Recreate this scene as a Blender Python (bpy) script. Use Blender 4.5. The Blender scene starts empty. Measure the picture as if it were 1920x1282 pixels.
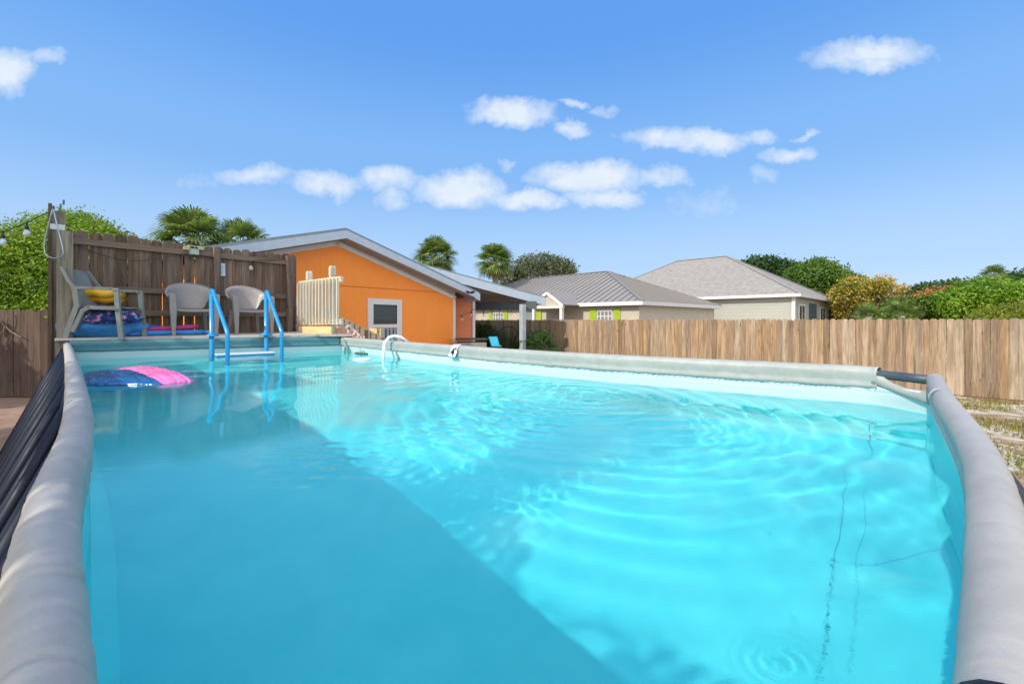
import bpy, bmesh, math, random
import numpy as np
from mathutils import Vector, Matrix, noise as mn
R = math.radians
rng = random.Random(7)

# ------------------------------------------------------------------ camera
scene = bpy.context.scene
col = scene.collection
EYE = 1.65                                   # metres above the sand
camd = bpy.data.cameras.new('camera')
camd.sensor_width = 36.0
camd.lens = 820 / 1920 * 36.0
camd.shift_y = -41 / 1920
camd.clip_start = 0.02
camd.clip_end = 2000
cam = bpy.data.objects.new('camera', camd)
col.objects.link(cam)
cam.location = (0, 0, EYE)
cam.rotation_euler = (R(90), 0, 0)
scene.camera = cam

# ------------------------------------------------------------------ light
SUN_EL = 36.4
SX, SY = -0.69, -0.724                       # horizontal direction towards the sun
_n = math.hypot(SX, SY); SX /= _n; SY /= _n
sund = bpy.data.lights.new('sun', 'SUN')
sund.energy = 2.55
sund.angle = R(0.53)
sund.color = (1.0, 0.93, 0.82)
sund.cycles.is_caustics_light = True
sun = bpy.data.objects.new('sun', sund)
col.objects.link(sun)
sdir = Vector((SX * math.cos(R(SUN_EL)), SY * math.cos(R(SUN_EL)), math.sin(R(SUN_EL))))
sun.rotation_euler = sdir.to_track_quat('Z', 'Y').to_euler()

vs = scene.view_settings
vs.view_transform = 'Standard'
vs.look = 'None'
vs.exposure = 0.68
vs.gamma = 1.0
scene.cycles.max_bounces = 10
scene.cycles.transparent_max_bounces = 12
scene.cycles.sample_clamp_indirect = 6.0
scene.cycles.use_denoising = True

# ------------------------------------------------------------------ node helper
class NT:
    def __init__(s, tree):
        s.t = tree
        s.n = tree.nodes
    def add(s, kind, **kw):
        nd = s.n.new(kind)
        ins = kw.pop('ins', {})
        for k, v in kw.items():
            setattr(nd, k, v)
        for k, v in ins.items():
            s.set(nd.inputs[k], v)
        return nd
    def set(s, sock, v):
        if isinstance(v, bpy.types.NodeSocket):
            s.t.links.new(v, sock)
        elif isinstance(v, bpy.types.Node):
            s.t.links.new(v.outputs[0], sock)
        else:
            if hasattr(sock, 'default_value'):
                if sock.type == 'RGBA' and len(v) == 3:
                    v = (*v, 1)
                sock.default_value = v
    def math(s, op, a, b=None, c=None, clamp=False):
        nd = s.n.new('ShaderNodeMath'); nd.operation = op; nd.use_clamp = clamp
        s.set(nd.inputs[0], a)
        if b is not None: s.set(nd.inputs[1], b)
        if c is not None: s.set(nd.inputs[2], c)
        return nd.outputs[0]
    def mix(s, f, a, b, mode='MIX'):
        nd = s.n.new('ShaderNodeMix'); nd.data_type = 'RGBA'; nd.blend_type = mode
        s.set(nd.inputs[0], f); s.set(nd.inputs[6], a); s.set(nd.inputs[7], b)
        return nd.outputs[2]
    def ramp(s, f, stops, interp='LINEAR'):
        nd = s.n.new('ShaderNodeValToRGB'); cr = nd.color_ramp; cr.interpolation = interp
        while len(cr.elements) < len(stops): cr.elements.new(0.5)
        for e, (p, c) in zip(cr.elements, stops):
            e.position = p; e.color = (*c, 1) if len(c) == 3 else c
        s.set(nd.inputs[0], f)
        return nd.outputs[0]
    def noise(s, vec, scale, detail=4, rough=0.55, dist=0.0, dims='3D'):
        nd = s.n.new('ShaderNodeTexNoise'); nd.noise_dimensions = dims
        if vec is not None: s.set(nd.inputs['Vector'], vec)
        nd.inputs['Scale'].default_value = scale; nd.inputs['Detail'].default_value = detail
        nd.inputs['Roughness'].default_value = rough; nd.inputs['Distortion'].default_value = dist
        return nd.outputs[0]
    def mapping(s, vec, scale=(1, 1, 1), rot=(0, 0, 0), loc=(0, 0, 0)):
        nd = s.n.new('ShaderNodeMapping')
        s.set(nd.inputs['Vector'], vec)
        nd.inputs['Scale'].default_value = scale; nd.inputs['Rotation'].default_value = rot
        nd.inputs['Location'].default_value = loc
        return nd.outputs[0]
    def rng(s, v, a, b, c, d):
        nd = s.n.new('ShaderNodeMapRange')
        s.set(nd.inputs[0], v)
        for i, x in enumerate((a, b, c, d)): nd.inputs[i + 1].default_value = x
        return nd.outputs[0]

# ------------------------------------------------------------------ sky
def px2uv(px, py):
    return (px - 960) / 820, (600 - py) / 820

world = bpy.data.worlds.new('World')
scene.world = world
world.use_nodes = True
wt = NT(world.node_tree)
world.node_tree.nodes.clear()
sky = wt.add('ShaderNodeTexSky', sky_type='NISHITA', sun_disc=False)
sky.sun_elevation = R(SUN_EL)
sky.sun_rotation = math.atan2(SX, SY)
sky.air_density = 1.0; sky.dust_density = 0.35; sky.ozone_density = 1.6; sky.altitude = 10
tc = wt.add('ShaderNodeTexCoord')
sep = wt.add('ShaderNodeSeparateXYZ', ins={0: tc.outputs['Generated']})
hs = wt.add('ShaderNodeHueSaturation', ins={'Saturation': 1.12, 'Value': 0.8, 'Color': sky})
def lin(r, g, b, k=1.0):
    return tuple(k * ((c / 255 / 12.92) if c < 11 else ((c / 255 + 0.055) / 1.055) ** 2.4) for c in (r, g, b))
SKYK = 1 / (0.13 * 2 ** 0.68)                # brings sRGB picture values to the sky's own scale
# clear blue air: Nishita sky evened out by a smooth elevation gradient (its horizon alone is far too white)
air = wt.ramp(sep.outputs[2], [(0.0, lin(198, 221, 252)), (0.12, lin(178, 213, 254)), (0.33, lin(134, 189, 251)), (0.55, lin(101, 165, 246)), (1.0, lin(72, 134, 228))], 'EASE')
air = wt.mix(1.0, air, (SKYK, SKYK, SKYK), 'MULTIPLY')
skyc = wt.mix(0.90, hs.outputs[0], air)
# clouds: a thin field of fair-weather cumulus low in the sky, given by direction (azimuth tangent u, elevation tangent v)
ysafe = wt.math('MAXIMUM', sep.outputs[1], 0.02)
u = wt.math('DIVIDE', sep.outputs[0], ysafe)
v = wt.math('DIVIDE', sep.outputs[2], ysafe)
uv = wt.add('ShaderNodeCombineXYZ', ins={0: u, 1: v, 2: 0.0})
nz1 = wt.noise(uv, 9.0, 5, 0.6)
nz2 = wt.noise(wt.mapping(uv, loc=(3.1, 7.7, 0)), 9.0, 5, 0.6)
u2 = wt.math('ADD', u, wt.math('MULTIPLY', wt.math('SUBTRACT', nz1, 0.5), 0.11))
v2 = wt.math('ADD', v, wt.math('MULTIPLY', wt.math('SUBTRACT', nz2, 0.5), 0.09))
CLOUDS = [(960, 212, 85, 28, 1), (1070, 240, 40, 17, .8), (1075, 193, 30, 8, .6), (1135, 203, 25, 8, .4),
          (1255, 258, 95, 22, .9), (1330, 266, 75, 26, 1), (1417, 258, 32, 12, .6), (1507, 255, 28, 7, .6), (1475, 293, 55, 17, .8),
          (1425, 330, 24, 14, .35), (480, 328, 78, 20, .8), (615, 342, 66, 24, .9), (725, 335, 62, 26, .9), (735, 372, 30, 24, .7),
          (855, 357, 88, 34, 1.1), (985, 380, 66, 20, 1), (1050, 385, 30, 12, .6), (1095, 335, 100, 30, 1.1), (1130, 370, 75, 20, 1), (1240, 330, 60, 19, .7),
          (948, 313, 20, 10, .4), (1635, 100, 118, 30, .9), (1640, 122, 60, 22, .9), (5, 135, 60, 42, 1.1), (85, 110, 34, 16, .6),
          (370, 340, 45, 16, .25), (1325, 385, 60, 30, .2)]
acc = None
for (cx, cy, rx, ry, st) in CLOUDS:
    uc, vc = px2uv(cx, cy)
    a = wt.math('MULTIPLY', wt.math('SUBTRACT', u2, uc), 820 / rx / 1.15)
    b = wt.math('MULTIPLY', wt.math('SUBTRACT', v2, vc), 820 / ry / 1.15)
    r2 = wt.math('MULTIPLY_ADD', a, a, wt.math('MULTIPLY', b, b))
    d = wt.math('MULTIPLY', wt.math('SUBTRACT', 1.0, r2), st)
    acc = d if acc is None else wt.math('SMOOTH_MAX', acc, d, 0.12)
fine = wt.noise(uv, 30.0, 4, 0.6)
dens = wt.math('ADD', acc, wt.math('MULTIPLY', wt.math('SUBTRACT', fine, 0.5), 0.75))
wisp = wt.noise(wt.mapping(uv, scale=(1, 2.2, 1), loc=(1.7, 0, 0)), 5.0, 6, 0.68)
dens = wt.math('ADD', dens, wt.math('MULTIPLY', wt.math('SUBTRACT', wisp, 0.5), 0.8))
dens = wt.math('POWER', wt.rng(dens, 0.0, 0.95, 0.0, 1.0), 1.1)
dens = wt.math('MULTIPLY', dens, wt.rng(sep.outputs[1], 0.1, 0.2, 0.0, 0.96))
shade = wt.noise(wt.mapping(uv, loc=(0, -0.015, 0)), 14.0, 3, 0.5)
cloudc = wt.mix(shade, lin(214, 232, 252, SKYK), lin(244, 249, 255, SKYK))
skyc = wt.mix(dens, skyc, cloudc)
# unseen white haze behind the camera and overhead, added to brighten the fill light
rear_fill = wt.noise(wt.mapping(tc.outputs['Generated'], scale=(1, 1, 2.2)), 2.6, 6, 0.62)
rear_fill = wt.math('ADD', wt.math('MULTIPLY_ADD', sep.outputs[1], -1.3, wt.math('MULTIPLY', sep.outputs[2], 0.55)), wt.math('MULTIPLY', wt.math('SUBTRACT', rear_fill, 0.5), 1.1))
rear_fill = wt.rng(rear_fill, 0.12, 0.95, 0.0, 1.0)
skyc = wt.mix(rear_fill, skyc, lin(240, 246, 252, SKYK * 1.85))
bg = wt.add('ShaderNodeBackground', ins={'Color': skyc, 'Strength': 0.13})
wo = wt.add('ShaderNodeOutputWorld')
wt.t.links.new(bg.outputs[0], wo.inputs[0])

# ------------------------------------------------------------------ object helpers
def tag(o, label=None, cat=None, group=None, kind=None):
    if label: o['label'] = label
    if cat: o['category'] = cat
    if group: o['group'] = group
    if kind: o['kind'] = kind
    return o

def empty(name, loc, label, cat, group=None, rz=0.0):
    o = bpy.data.objects.new(name, None)
    o.empty_display_size = 0.1
    o.location = loc; o.rotation_euler = (0, 0, rz)
    col.objects.link(o)
    return tag(o, label, cat, group)

def link(name, me, mat=None, parent=None, smooth=False, world_space=True):
    """mesh coordinates are world coordinates when world_space, else local to the parent"""
    o = bpy.data.objects.new(name, me)
    if mat is not None:
        for m in (mat if isinstance(mat, (list, tuple)) else [mat]): me.materials.append(m)
    if smooth:
        me.shade_smooth()
    col.objects.link(o)
    if parent is not None:
        o.parent = parent
        if world_space:
            me.transform(root_matrix(parent).inverted())
    return o

def root_matrix(o):
    m = Matrix.LocRotScale(o.location, o.rotation_euler, o.scale)
    return root_matrix(o.parent) @ m if o.parent else m

class MB:
    """collects vertices and faces (and a random value per piece) for ONE mesh"""
    def __init__(s):
        s.v = []; s.f = []; s.r = []; s.mi = []
    def add(s, vs, fs, r=None, mi=0):
        b = len(s.v)
        s.v += [tuple(p) for p in vs]
        s.f += [tuple(i + b for i in f) for f in fs]
        r = rng.random() if r is None else r
        s.r += [r] * len(fs); s.mi += [mi] * len(fs)
    def box(s, c, size, rz=0.0, r=None, mi=0, M=None):
        hx, hy, hz = size[0] / 2, size[1] / 2, size[2] / 2
        vs = [Vector((x, y, z)) for z in (-hz, hz) for (x, y) in ((-hx, -hy), (hx, -hy), (hx, hy), (-hx, hy))]
        T = Matrix.Translation(c) @ (M if M is not None else Matrix.Rotation(rz, 4, 'Z'))
        s.add([T @ p for p in vs], [(3, 2, 1, 0), (4, 5, 6, 7), (0, 1, 5, 4), (1, 2, 6, 5), (2, 3, 7, 6), (3, 0, 4, 7)], r, mi)
    def prism(s, poly, vec, r=None, mi=0):
        n = len(poly); vec = Vector(vec)
        a = [Vector(p) for p in poly]; b = [p + vec for p in a]
        s.add(a + b, [tuple(range(n))[::-1], tuple(range(n, 2 * n))] + [(i, (i + 1) % n, n + (i + 1) % n, n + i) for i in range(n)], r, mi)
    def bar(s, a, b, w, t, up=(0, 0, 1), r=None, mi=0):
        a = Vector(a); b = Vector(b); d = (b - a); L = d.length; d.normalize()
        up = Vector(up); sx = d.cross(up)
        if sx.length < 1e-4: sx = d.cross(Vector((1, 0, 0)))
        sx.normalize(); sz = sx.cross(d).normalized()
        M = Matrix((sx, d, sz)).transposed().to_4x4()
        s.box((a + b) / 2, (w, L, t), r=r, mi=mi, M=M)
    def tube(s, pts, rad, n=8, caps=True, r=None, mi=0, closed=False):
        pts = [Vector(p) for p in pts]; m = len(pts)
        rads = rad if isinstance(rad, (list, tuple)) else [rad] * m
        rings = []
        prev = None
        for i in range(m):
            if closed: t = pts[(i + 1) % m] - pts[i - 1]
            else: t = pts[min(i + 1, m - 1)] - pts[max(i - 1, 0)]
            t.normalize()
            if prev is None:
                a = Vector((0, 0, 1)) if abs(t.z) < .9 else Vector((1, 0, 0))
                nx = t.cross(a).normalized()
            else:
                nx = (prev - t * prev.dot(t)).normalized()
            prev = nx; ny = t.cross(nx)
            rings.append([pts[i] + (nx * math.cos(2 * math.pi * k / n) + ny * math.sin(2 * math.pi * k / n)) * rads[i] for k in range(n)])
        vs = [p for rg in rings for p in rg]
        fs = []
        for i in range(m if closed else m - 1):
            j = (i + 1) % m
            for k in range(n):
                fs.append((i * n + k, i * n + (k + 1) % n, j * n + (k + 1) % n, j * n + k))
        if caps and not closed:
            fs.append(tuple(range(n))[::-1]); fs.append(tuple((m - 1) * n + k for k in range(n)))
        s.add(vs, fs, r, mi)
    def lathe(s, c, prof, n=16, r=None, mi=0, M=None):
        vs = []; fs = []
        T = Matrix.Translation(c) @ (M if M is not None else Matrix.Identity(4))
        for (rr, z) in prof:
            for k in range(n):
                a = 2 * math.pi * k / n
                vs.append(T @ Vector((rr * math.cos(a), rr * math.sin(a), z)))
        m = len(prof)
        for i in range(m - 1):
            for k in range(n):
                fs.append((i * n + k, i * n + (k + 1) % n, (i + 1) * n + (k + 1) % n, (i + 1) * n + k))
        fs.append(tuple(range(n))[::-1]); fs.append(tuple((m - 1) * n + k for k in range(n)))
        s.add(vs, fs, r, mi)
    def build(s, name, mat, parent=None, smooth=False, bevel=0.0, ws=True):
        me = bpy.data.meshes.new(name)
        me.from_pydata(s.v, [], s.f)
        at = me.attributes.new('rnd', 'FLOAT', 'FACE')
        at.data.foreach_set('value', s.r)
        o = link(name, me, mat, parent, smooth, ws)
        if isinstance(mat, (list, tuple)) and len(mat) > 1:
            me.polygons.foreach_set('material_index', s.mi)
        if bevel > 0:
            md = o.modifiers.new('bevel', 'BEVEL'); md.width = bevel; md.segments = 2; md.limit_method = 'ANGLE'
        return o

def at(px, py, d):
    """point seen at photo pixel (px, py), d metres ahead"""
    return Vector(((px - 960) / 820 * d, d, EYE - (py - 600) / 820 * d))
def on(px, py, z):
    return at(px, py, 820 * (EYE - z) / (py - 600))

# ------------------------------------------------------------------ materials
def material(name):
    m = bpy.data.materials.new(name); m.use_nodes = True
    m.node_tree.nodes.clear()
    t = NT(m.node_tree)
    out = t.add('ShaderNodeOutputMaterial')
    p = t.add('ShaderNodeBsdfPrincipled')
    t.t.links.new(p.outputs[0], out.inputs[0])
    return m, t, p, out
def obj_coord(t):
    return t.add('ShaderNodeTexCoord').outputs['Object']
def plain(name, colr, rough=0.6, metal=0.0, var=0.12, scale=6.0, bump=0.0, bscale=40.0, spec=0.5):
    m, t, p, out = material(name)
    oc = obj_coord(t)
    n1 = t.noise(oc, scale, 5, 0.6)
    lo = tuple(c * (1 - var) for c in colr); hi = tuple(min(1, c * (1 + var)) for c in colr)
    t.set(p.inputs['Base Color'], t.ramp(n1, [(0.3, lo), (0.7, hi)]))
    p.inputs['Metallic'].default_value = metal
    p.inputs['Specular IOR Level'].default_value = spec
    t.set(p.inputs['Roughness'], t.rng(t.noise(oc, scale * 2.3, 3), 0.3, 0.7, max(0, rough - .08), min(1, rough + .08)))
    if bump:
        b = t.add('ShaderNodeBump', ins={'Strength': bump, 'Distance': 0.01, 'Height': t.noise(oc, bscale, 4)})
        t.set(p.inputs['Normal'], b)
    return m
M = {}
# ------------------------------------------------------------------ pool geometry
Z_RIM = 1.33; R_TUBE = 0.045; Z_WATER = 1.14; Z_FLOOR = 0.30
def spline(pts, n):
    """centripetal-ish Catmull-Rom resampled to n points evenly by length"""
    P = [np.array(p, float) for p in pts]
    P = [2 * P[0] - P[1]] + P + [2 * P[-1] - P[-2]]
    out = []
    for i in range(1, len(P) - 2):
        for k in range(40):
            t = k / 40
            out.append(0.5 * ((2 * P[i]) + (-P[i - 1] + P[i + 1]) * t + (2 * P[i - 1] - 5 * P[i] + 4 * P[i + 1] - P[i + 2]) * t * t + (-P[i - 1] + 3 * P[i] - 3 * P[i + 1] + P[i + 2]) * t ** 3))
    out.append(P[-2])
    out = np.array(out)
    L = np.concatenate([[0], np.cumsum(np.linalg.norm(np.diff(out, axis=0), axis=1))])
    s = np.linspace(0, L[-1], n)
    return np.stack([np.interp(s, L, out[:, k]) for k in range(out.shape[1])], 1)
# rim centre lines in plan; every side bows a little, as the water pushes it
PL = [(0.01, -0.012), (-0.49, 0.455), (-0.81, 0.775), (-1.40, 1.41), (-2.78, 2.77), (-4.3, 4.25), (-5.75, 5.65)]
PR = [(2.27, 2.35), (2.16, 2.66), (1.87, 2.85), (1.32, 3.21), (0.63, 3.70), (-0.33, 4.56), (-2.80, 7.20)]
PN = [(0.01, -0.012), (0.735, 0.662), (1.152, 1.085), (1.72, 1.74), (2.27, 2.35)]
PF = [(-5.75, 5.65), (-4.25, 6.45), (-2.80, 7.20)]
def inset(loop, d):
    """move a closed counter-clockwise loop inwards by d"""
    P = np.array(loop)[:, :2]
    t = np.roll(P, -1, 0) - np.roll(P, 1, 0)
    t /= np.linalg.norm(t, axis=1)[:, None]
    nrm = np.stack([-t[:, 1], t[:, 0]], 1)
    return P + nrm * d
sN, sR, sF, sL = spline(PN, 60), spline(PR, 130), spline(PF, 60), spline(PL, 150)
LOOP = np.concatenate([sN[:-1], sR[:-1], sF[::-1][:-1], sL[::-1][:-1]])
NLOOP = len(LOOP)

# ---- materials of the pool
def make_water():
    m, t, p, out = material('water')
    t.n.remove(p)
    oc = obj_coord(t)
    b1 = t.math('ADD', t.noise(t.mapping(oc, rot=(0, 0, 0.5), scale=(1, 2.6, 1)), 15.0, 4, 0.6, 0.8), t.math('MULTIPLY', t.noise(oc, 55.0, 3, 0.5), 0.3))
    msk = t.rng(t.noise(oc, 0.8, 2), 0.42, 0.62, 0.0, 1.0)
    bmp = t.add('ShaderNodeBump', ins={'Strength': t.math('MULTIPLY', msk, 0.16), 'Distance': 0.004, 'Height': b1})
    g = t.add('ShaderNodeBsdfGlass', ins={'Color': (0.84, 0.99, 0.99), 'Roughness': 0.0, 'IOR': 1.333, 'Normal': bmp})
    t.t.links.new(g.outputs[0], out.inputs[0])
    return m
M['water'] = make_water()

def make_liner():
    m, t, p, out = material('pool_liner')
    oc = obj_coord(t)
    sp = t.add('ShaderNodeSeparateXYZ', ins={0: oc})
    z = sp.outputs[2]
    geo = t.add('ShaderNodeNewGeometry')
    # printed liner: pale band at the top, turquoise print below the seam
    n1 = t.noise(oc, 3.0, 4, 0.6)
    deep = t.ramp(n1, [(0.3, (0.12, 0.79, 0.83)), (0.7, (0.19, 0.87, 0.90))])
    pale = t.ramp(n1, [(0.3, (0.40, 0.78, 0.82)), (0.7, (0.47, 0.84, 0.87))])
    seam = t.rng(z, 0.845, 0.86, 0.0, 1.0)
    c = t.mix(seam, deep, pale)
    c = t.mix(t.rng(z, 1.135, 1.150, 0.0, 1.0), c, (0.62, 0.68, 0.67))
    # row of little printed dashes just under the sleeve
    w = t.add('ShaderNodeTexWave', wave_type='BANDS', bands_direction='DIAGONAL', ins={'Vector': t.mapping(oc, scale=(1, 1, 0)), 'Scale': 60.0})
    band = t.math('MULTIPLY', t.rng(z, 1.222, 1.224, 0, 1), t.rng(z, 1.236, 1.238, 1, 0))
    br = t.math('MULTIPLY', band, t.rng(w.outputs['Fac'], 0.45, 0.6, 0, 1))
    c = t.mix(t.math('MULTIPLY', br, 0.75), c, (0.10, 0.42, 0.50))
    t.set(p.inputs['Base Color'], c)
    p.inputs['Roughness'].default_value = 0.45
    return m
M['liner'] = make_liner()
def make_sleeve(name, colr):
    m, t, p, out = material(name)
    oc = obj_coord(t)
    n1 = t.noise(oc, 4, 6, 0.62); n2 = t.noise(oc, 30, 4, 0.6)
    c = t.ramp(t.math('ADD', t.math('MULTIPLY', n1, .65), t.math('MULTIPLY', n2, .35)), [(.32, tuple(x * .82 for x in colr)), (.55, colr), (.75, tuple(x * 1.12 for x in colr))])
    sc = t.rng(t.noise(t.mapping(oc, scale=(1, 1, 3)), 9, 5, .7), .66, .74, 0, .4)        # scuffs
    c = t.mix(sc, c, tuple(x * .55 for x in colr))
    t.set(p.inputs['Base Color'], c); p.inputs['Roughness'].default_value = .48; p.inputs['Specular IOR Level'].default_value = .4
    b1 = t.add('ShaderNodeBump', ins={'Strength': .35, 'Distance': .006, 'Height': t.noise(oc, 13, 5, .6)})
    b2 = t.add('ShaderNodeBump', ins={'Strength': .25, 'Distance': .0015, 'Height': t.noise(oc, 420, 2, .5), 'Normal': b1})
    t.set(p.inputs['Normal'], b2)
    return m
M['sleeve'] = make_sleeve('grey_vinyl_sleeve', (0.395, 0.37, 0.335))
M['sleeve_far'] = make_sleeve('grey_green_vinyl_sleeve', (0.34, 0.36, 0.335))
M['sleeve_shaded'] = make_sleeve('shaded_water_tinted_sleeve', (0.07, 0.19, 0.22))  # wet grey vinyl; shade and the water's teal reflection are put into its colour
M['navy'] = plain('navy_steel_tube', (0.004, 0.008, 0.020), 0.5, var=0.25, scale=9, spec=0.25)
M['outer'] = plain('dark_pool_shell', (0.006, 0.010, 0.018), 0.6, var=0.2)

pool = empty('swimming_pool', (-1.5, 3.3, 0), 'rectangular above-ground pool with grey vinyl rim sleeves, navy frame and turquoise liner', 'swimming pool')

# ---- liner: wall and floor
def build_liner():
    prof = [(0.016, 1.318), (0.026, 1.262), (0.028, 1.245), (0.01, 1.19), (-0.01, 1.14), (-0.04, 1.02), (-0.06, 0.85), (-0.06, 0.6), (-0.03, 0.42), (0.02, 0.33), (0.09, Z_FLOOR)]
    vs = []; fs = []
    for (d, z) in prof:
        P = inset(LOOP, d)
        for i, q in enumerate(P):
            if z > 1.27 and 57 <= i <= 66: z = 1.262
            if i < 58 and z < 1.2:
                f_ = min(1.0, (1.2 - z) / .35) * 0.13 * min(1.0, (58 - i) / 12, (i + 1) / 8)      # the short side bellies out
                q = q + np.array([0.69, -0.724]) * f_
            wob = 0.006 * mn.noise(Vector((q[0] * 2.5, q[1] * 2.5, z * 4)))
            vs.append((q[0] + wob, q[1] + wob, z))
    for k in range(len(prof) - 1):
        for i in range(NLOOP):
            j = (i + 1) % NLOOP
            fs.append((k * NLOOP + i, (k + 1) * NLOOP + i, (k + 1) * NLOOP + j, k * NLOOP + j)[::-1])
    me = bpy.data.meshes.new('liner'); me.from_pydata(vs, [], fs)
    o = link('liner', me, M['liner'], pool, smooth=True)
    o.cycles.is_caustics_receiver = True
    a, b, n_, f = [spline(q, 40)[:, :2] for q in (PL, PR, PN, PF)]
    U = np.linspace(0, 1, 40)[:, None, None]; V = np.linspace(0, 1, 40)[None, :, None]
    P = (1 - V) * a[:, None] + V * b[:, None] + (1 - U) * n_[None] + U * f[None] - ((1 - U) * (1 - V) * a[0] + (1 - U) * V * b[0] + U * (1 - V) * a[-1] + U * V * b[-1])
    P = P + np.array([0.69, -0.724]) * 0.13 * np.clip(1 - U * 9, 0, 1) * np.clip(V * 8, 0, 1) * np.clip((1 - V) * 5, 0, 1)
    vs = [(p[0], p[1], Z_FLOOR + 0.001 + 0.008 * mn.noise(Vector((p[0] * 1.3, p[1] * 1.3, 0)))) for p in P.reshape(-1, 2)]
    fs = [(i * 40 + j, i * 40 + j + 1, i * 40 + 41 + j, i * 40 + 40 + j) for i in range(39) for j in range(39)]
    me = bpy.data.meshes.new('liner_floor'); me.from_pydata(vs, [], fs)
    o2 = link('liner_floor', me, M['liner'], pool, smooth=True); o2.cycles.is_caustics_receiver = True
    return o
liner = build_liner()

# ---- outer shell below the rim
def build_shell():
    vs = []; fs = []
    for (d, z) in [(-0.035, 1.31), (-0.10, 1.0), (-0.13, 0.6), (-0.10, 0.0)]:
        for i, q in enumerate(inset(LOOP, d)):
            if i < 58 and z < 1.2: q = q + np.array([0.69, -0.724]) * 0.13 * min(1.0, (58 - i) / 12, (i + 1) / 8)
            vs.append((q[0], q[1], 1.235 if z > 1.27 and 57 <= i <= 66 else z))
    for k in range(3):
        for i in range(NLOOP):
            j = (i + 1) % NLOOP
            fs.append((k * NLOOP + i, k * NLOOP + j, (k + 1) * NLOOP + j, (k + 1) * NLOOP + i)[::-1])
    me = bpy.data.meshes.new('outer_wall'); me.from_pydata(vs, [], fs)
    return link('outer_wall', me, M['outer'], pool, smooth=True)
build_shell()

# ---- rim: a vinyl sleeve pulled over the top rail, hanging as a flap on the inside
def sleeve(path, name, r=R_TUBE, flap_in=0.085, flap_out=0.03, wrinkle=0.002, z0=Z_RIM, zf=None, cut=None, inward=1, period=0.3, mat='sleeve', crease=0.05):
    P = np.array(path); n = len(P)
    t = np.gradient(P[:, :2], axis=0); t /= np.linalg.norm(t, axis=1)[:, None]
    nr = np.stack([-t[:, 1], t[:, 0]], 1) * inward
    s = np.concatenate([[0], np.cumsum(np.linalg.norm(np.diff(P[:, :2], axis=0), axis=1))])
    prof = []
    prof.append((-r * 0.95, -flap_out)); prof.append((-r * 1.02, -flap_out * .4))
    for k in range(0, 15):
        a = math.pi - math.pi * k / 14
        prof.append((r * math.cos(a), r * math.sin(a)))
    if flap_in:
        prof += [(r * 0.97, -flap_in * .25), (r * 0.84, -flap_in * .5), (r * 0.84, -flap_in * .62), (r * 0.95, -flap_in * .8), (r * 0.97, -flap_in), (r * 0.8, -flap_in - .004)]
    else:
        for k in range(1, 8):
            a = -math.pi * k / 14 * 1.6
            prof.append((r * math.cos(a), r * math.sin(a)))
    vs = []; fs = []; m = len(prof)
    for i in range(n):
        z = z0 if zf is None else z0 + zf(s[i] / s[-1])
        for j, (o_, dz) in enumerate(prof):
            k = 1 + wrinkle / r * mn.noise(Vector((s[i] * 9, j * 0.4, 3.1))) + wrinkle / r * 1.1 * max(0, mn.noise(Vector((s[i] * 26, j * .25 + s[i] * 2, 9)))) \
                - crease * math.exp(-(((s[i] + .012 * math.sin(j * .45 + s[i] * 7)) % period) - 0.02) ** 2 / 0.00005) - crease * .6 * math.exp(-(((s[i] * 1.0 + .02 * math.sin(j * .3 + 2)) % (period * 1.37)) - 0.03) ** 2 / 0.00003)
            q = P[i, :2] + nr[i] * o_ * k
            vs.append((q[0], q[1], z + dz * k))
    for i in range(n - 1):
        for j in range(m - 1):
            if cut and cut(s[i] / s[-1], s[i], prof[j][1]): continue
            f = (i * m + j, i * m + j + 1, (i + 1) * m + j + 1, (i + 1) * m + j)
            fs.append(f if inward > 0 else f[::-1])
    me = bpy.data.meshes.new(name); me.from_pydata(vs, [], fs)
    o = link(name, me, M[mat], pool, smooth=True)
    sd = o.modifiers.new('thick', 'SOLIDIFY'); sd.thickness = 0.002; sd.offset = 0
    return o
# left side: corner -> A has the pool on its right side
pl = spline(PL, 1400); sleeve(pl[60:-8], 'rim_sleeve', inward=-1, flap_in=0.06, flap_out=0.10, wrinkle=0.0016, period=0.19, crease=0.085, r=0.035)
pn = spline(PN, 660); sleeve(pn[100:-4], 'rim_sleeve', inward=1, flap_in=0.055, flap_out=0.05, wrinkle=0.0009, period=0.42, r=0.034, crease=.03)
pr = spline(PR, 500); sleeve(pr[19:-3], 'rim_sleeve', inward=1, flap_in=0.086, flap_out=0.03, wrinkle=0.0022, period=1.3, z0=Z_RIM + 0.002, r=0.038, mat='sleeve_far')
pf = spline(PF, 300); sleeve(pf[3:-3], 'rim_sleeve', inward=-1, flap_in=0.10, flap_out=0.03, wrinkle=0.0015, period=1.7, z0=Z_RIM + 0.012, r=0.042, mat='sleeve_shaded')
# where the sleeve is cut back at the corner the liner edge sweeps down in a curve
vs_ = []; L_ = 21
for i in range(L_ + 1):
    k_ = i; t_ = i / L_
    zt_ = 1.268 + 0.105 * max(0.0, (t_ - .30) / .70) ** 2.2; zb_ = 1.195 + 0.075 * t_
    tt_ = pr[min(k_ + 1, 499)][:2] - pr[max(k_ - 1, 0)][:2]; tt_ = tt_ / np.linalg.norm(tt_); nn_ = np.array([-tt_[1], tt_[0]])
    for (d_, z_) in ((.022, zt_), (.030, (zt_ + zb_) / 2), (.034, zb_)):
        q_ = pr[k_][:2] + nn_ * d_; vs_.append((q_[0], q_[1], z_))
me = bpy.data.meshes.new('corner_flap'); me.from_pydata(vs_, [], [(i * 3 + j, i * 3 + j + 1, i * 3 + 4 + j, i * 3 + 3 + j) for i in range(L_) for j in range(2)])
o = link('corner_flap', me, M['sleeve_far'], pool, smooth=True); sd = o.modifiers.new('t', 'SOLIDIFY'); sd.thickness = .002
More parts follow.
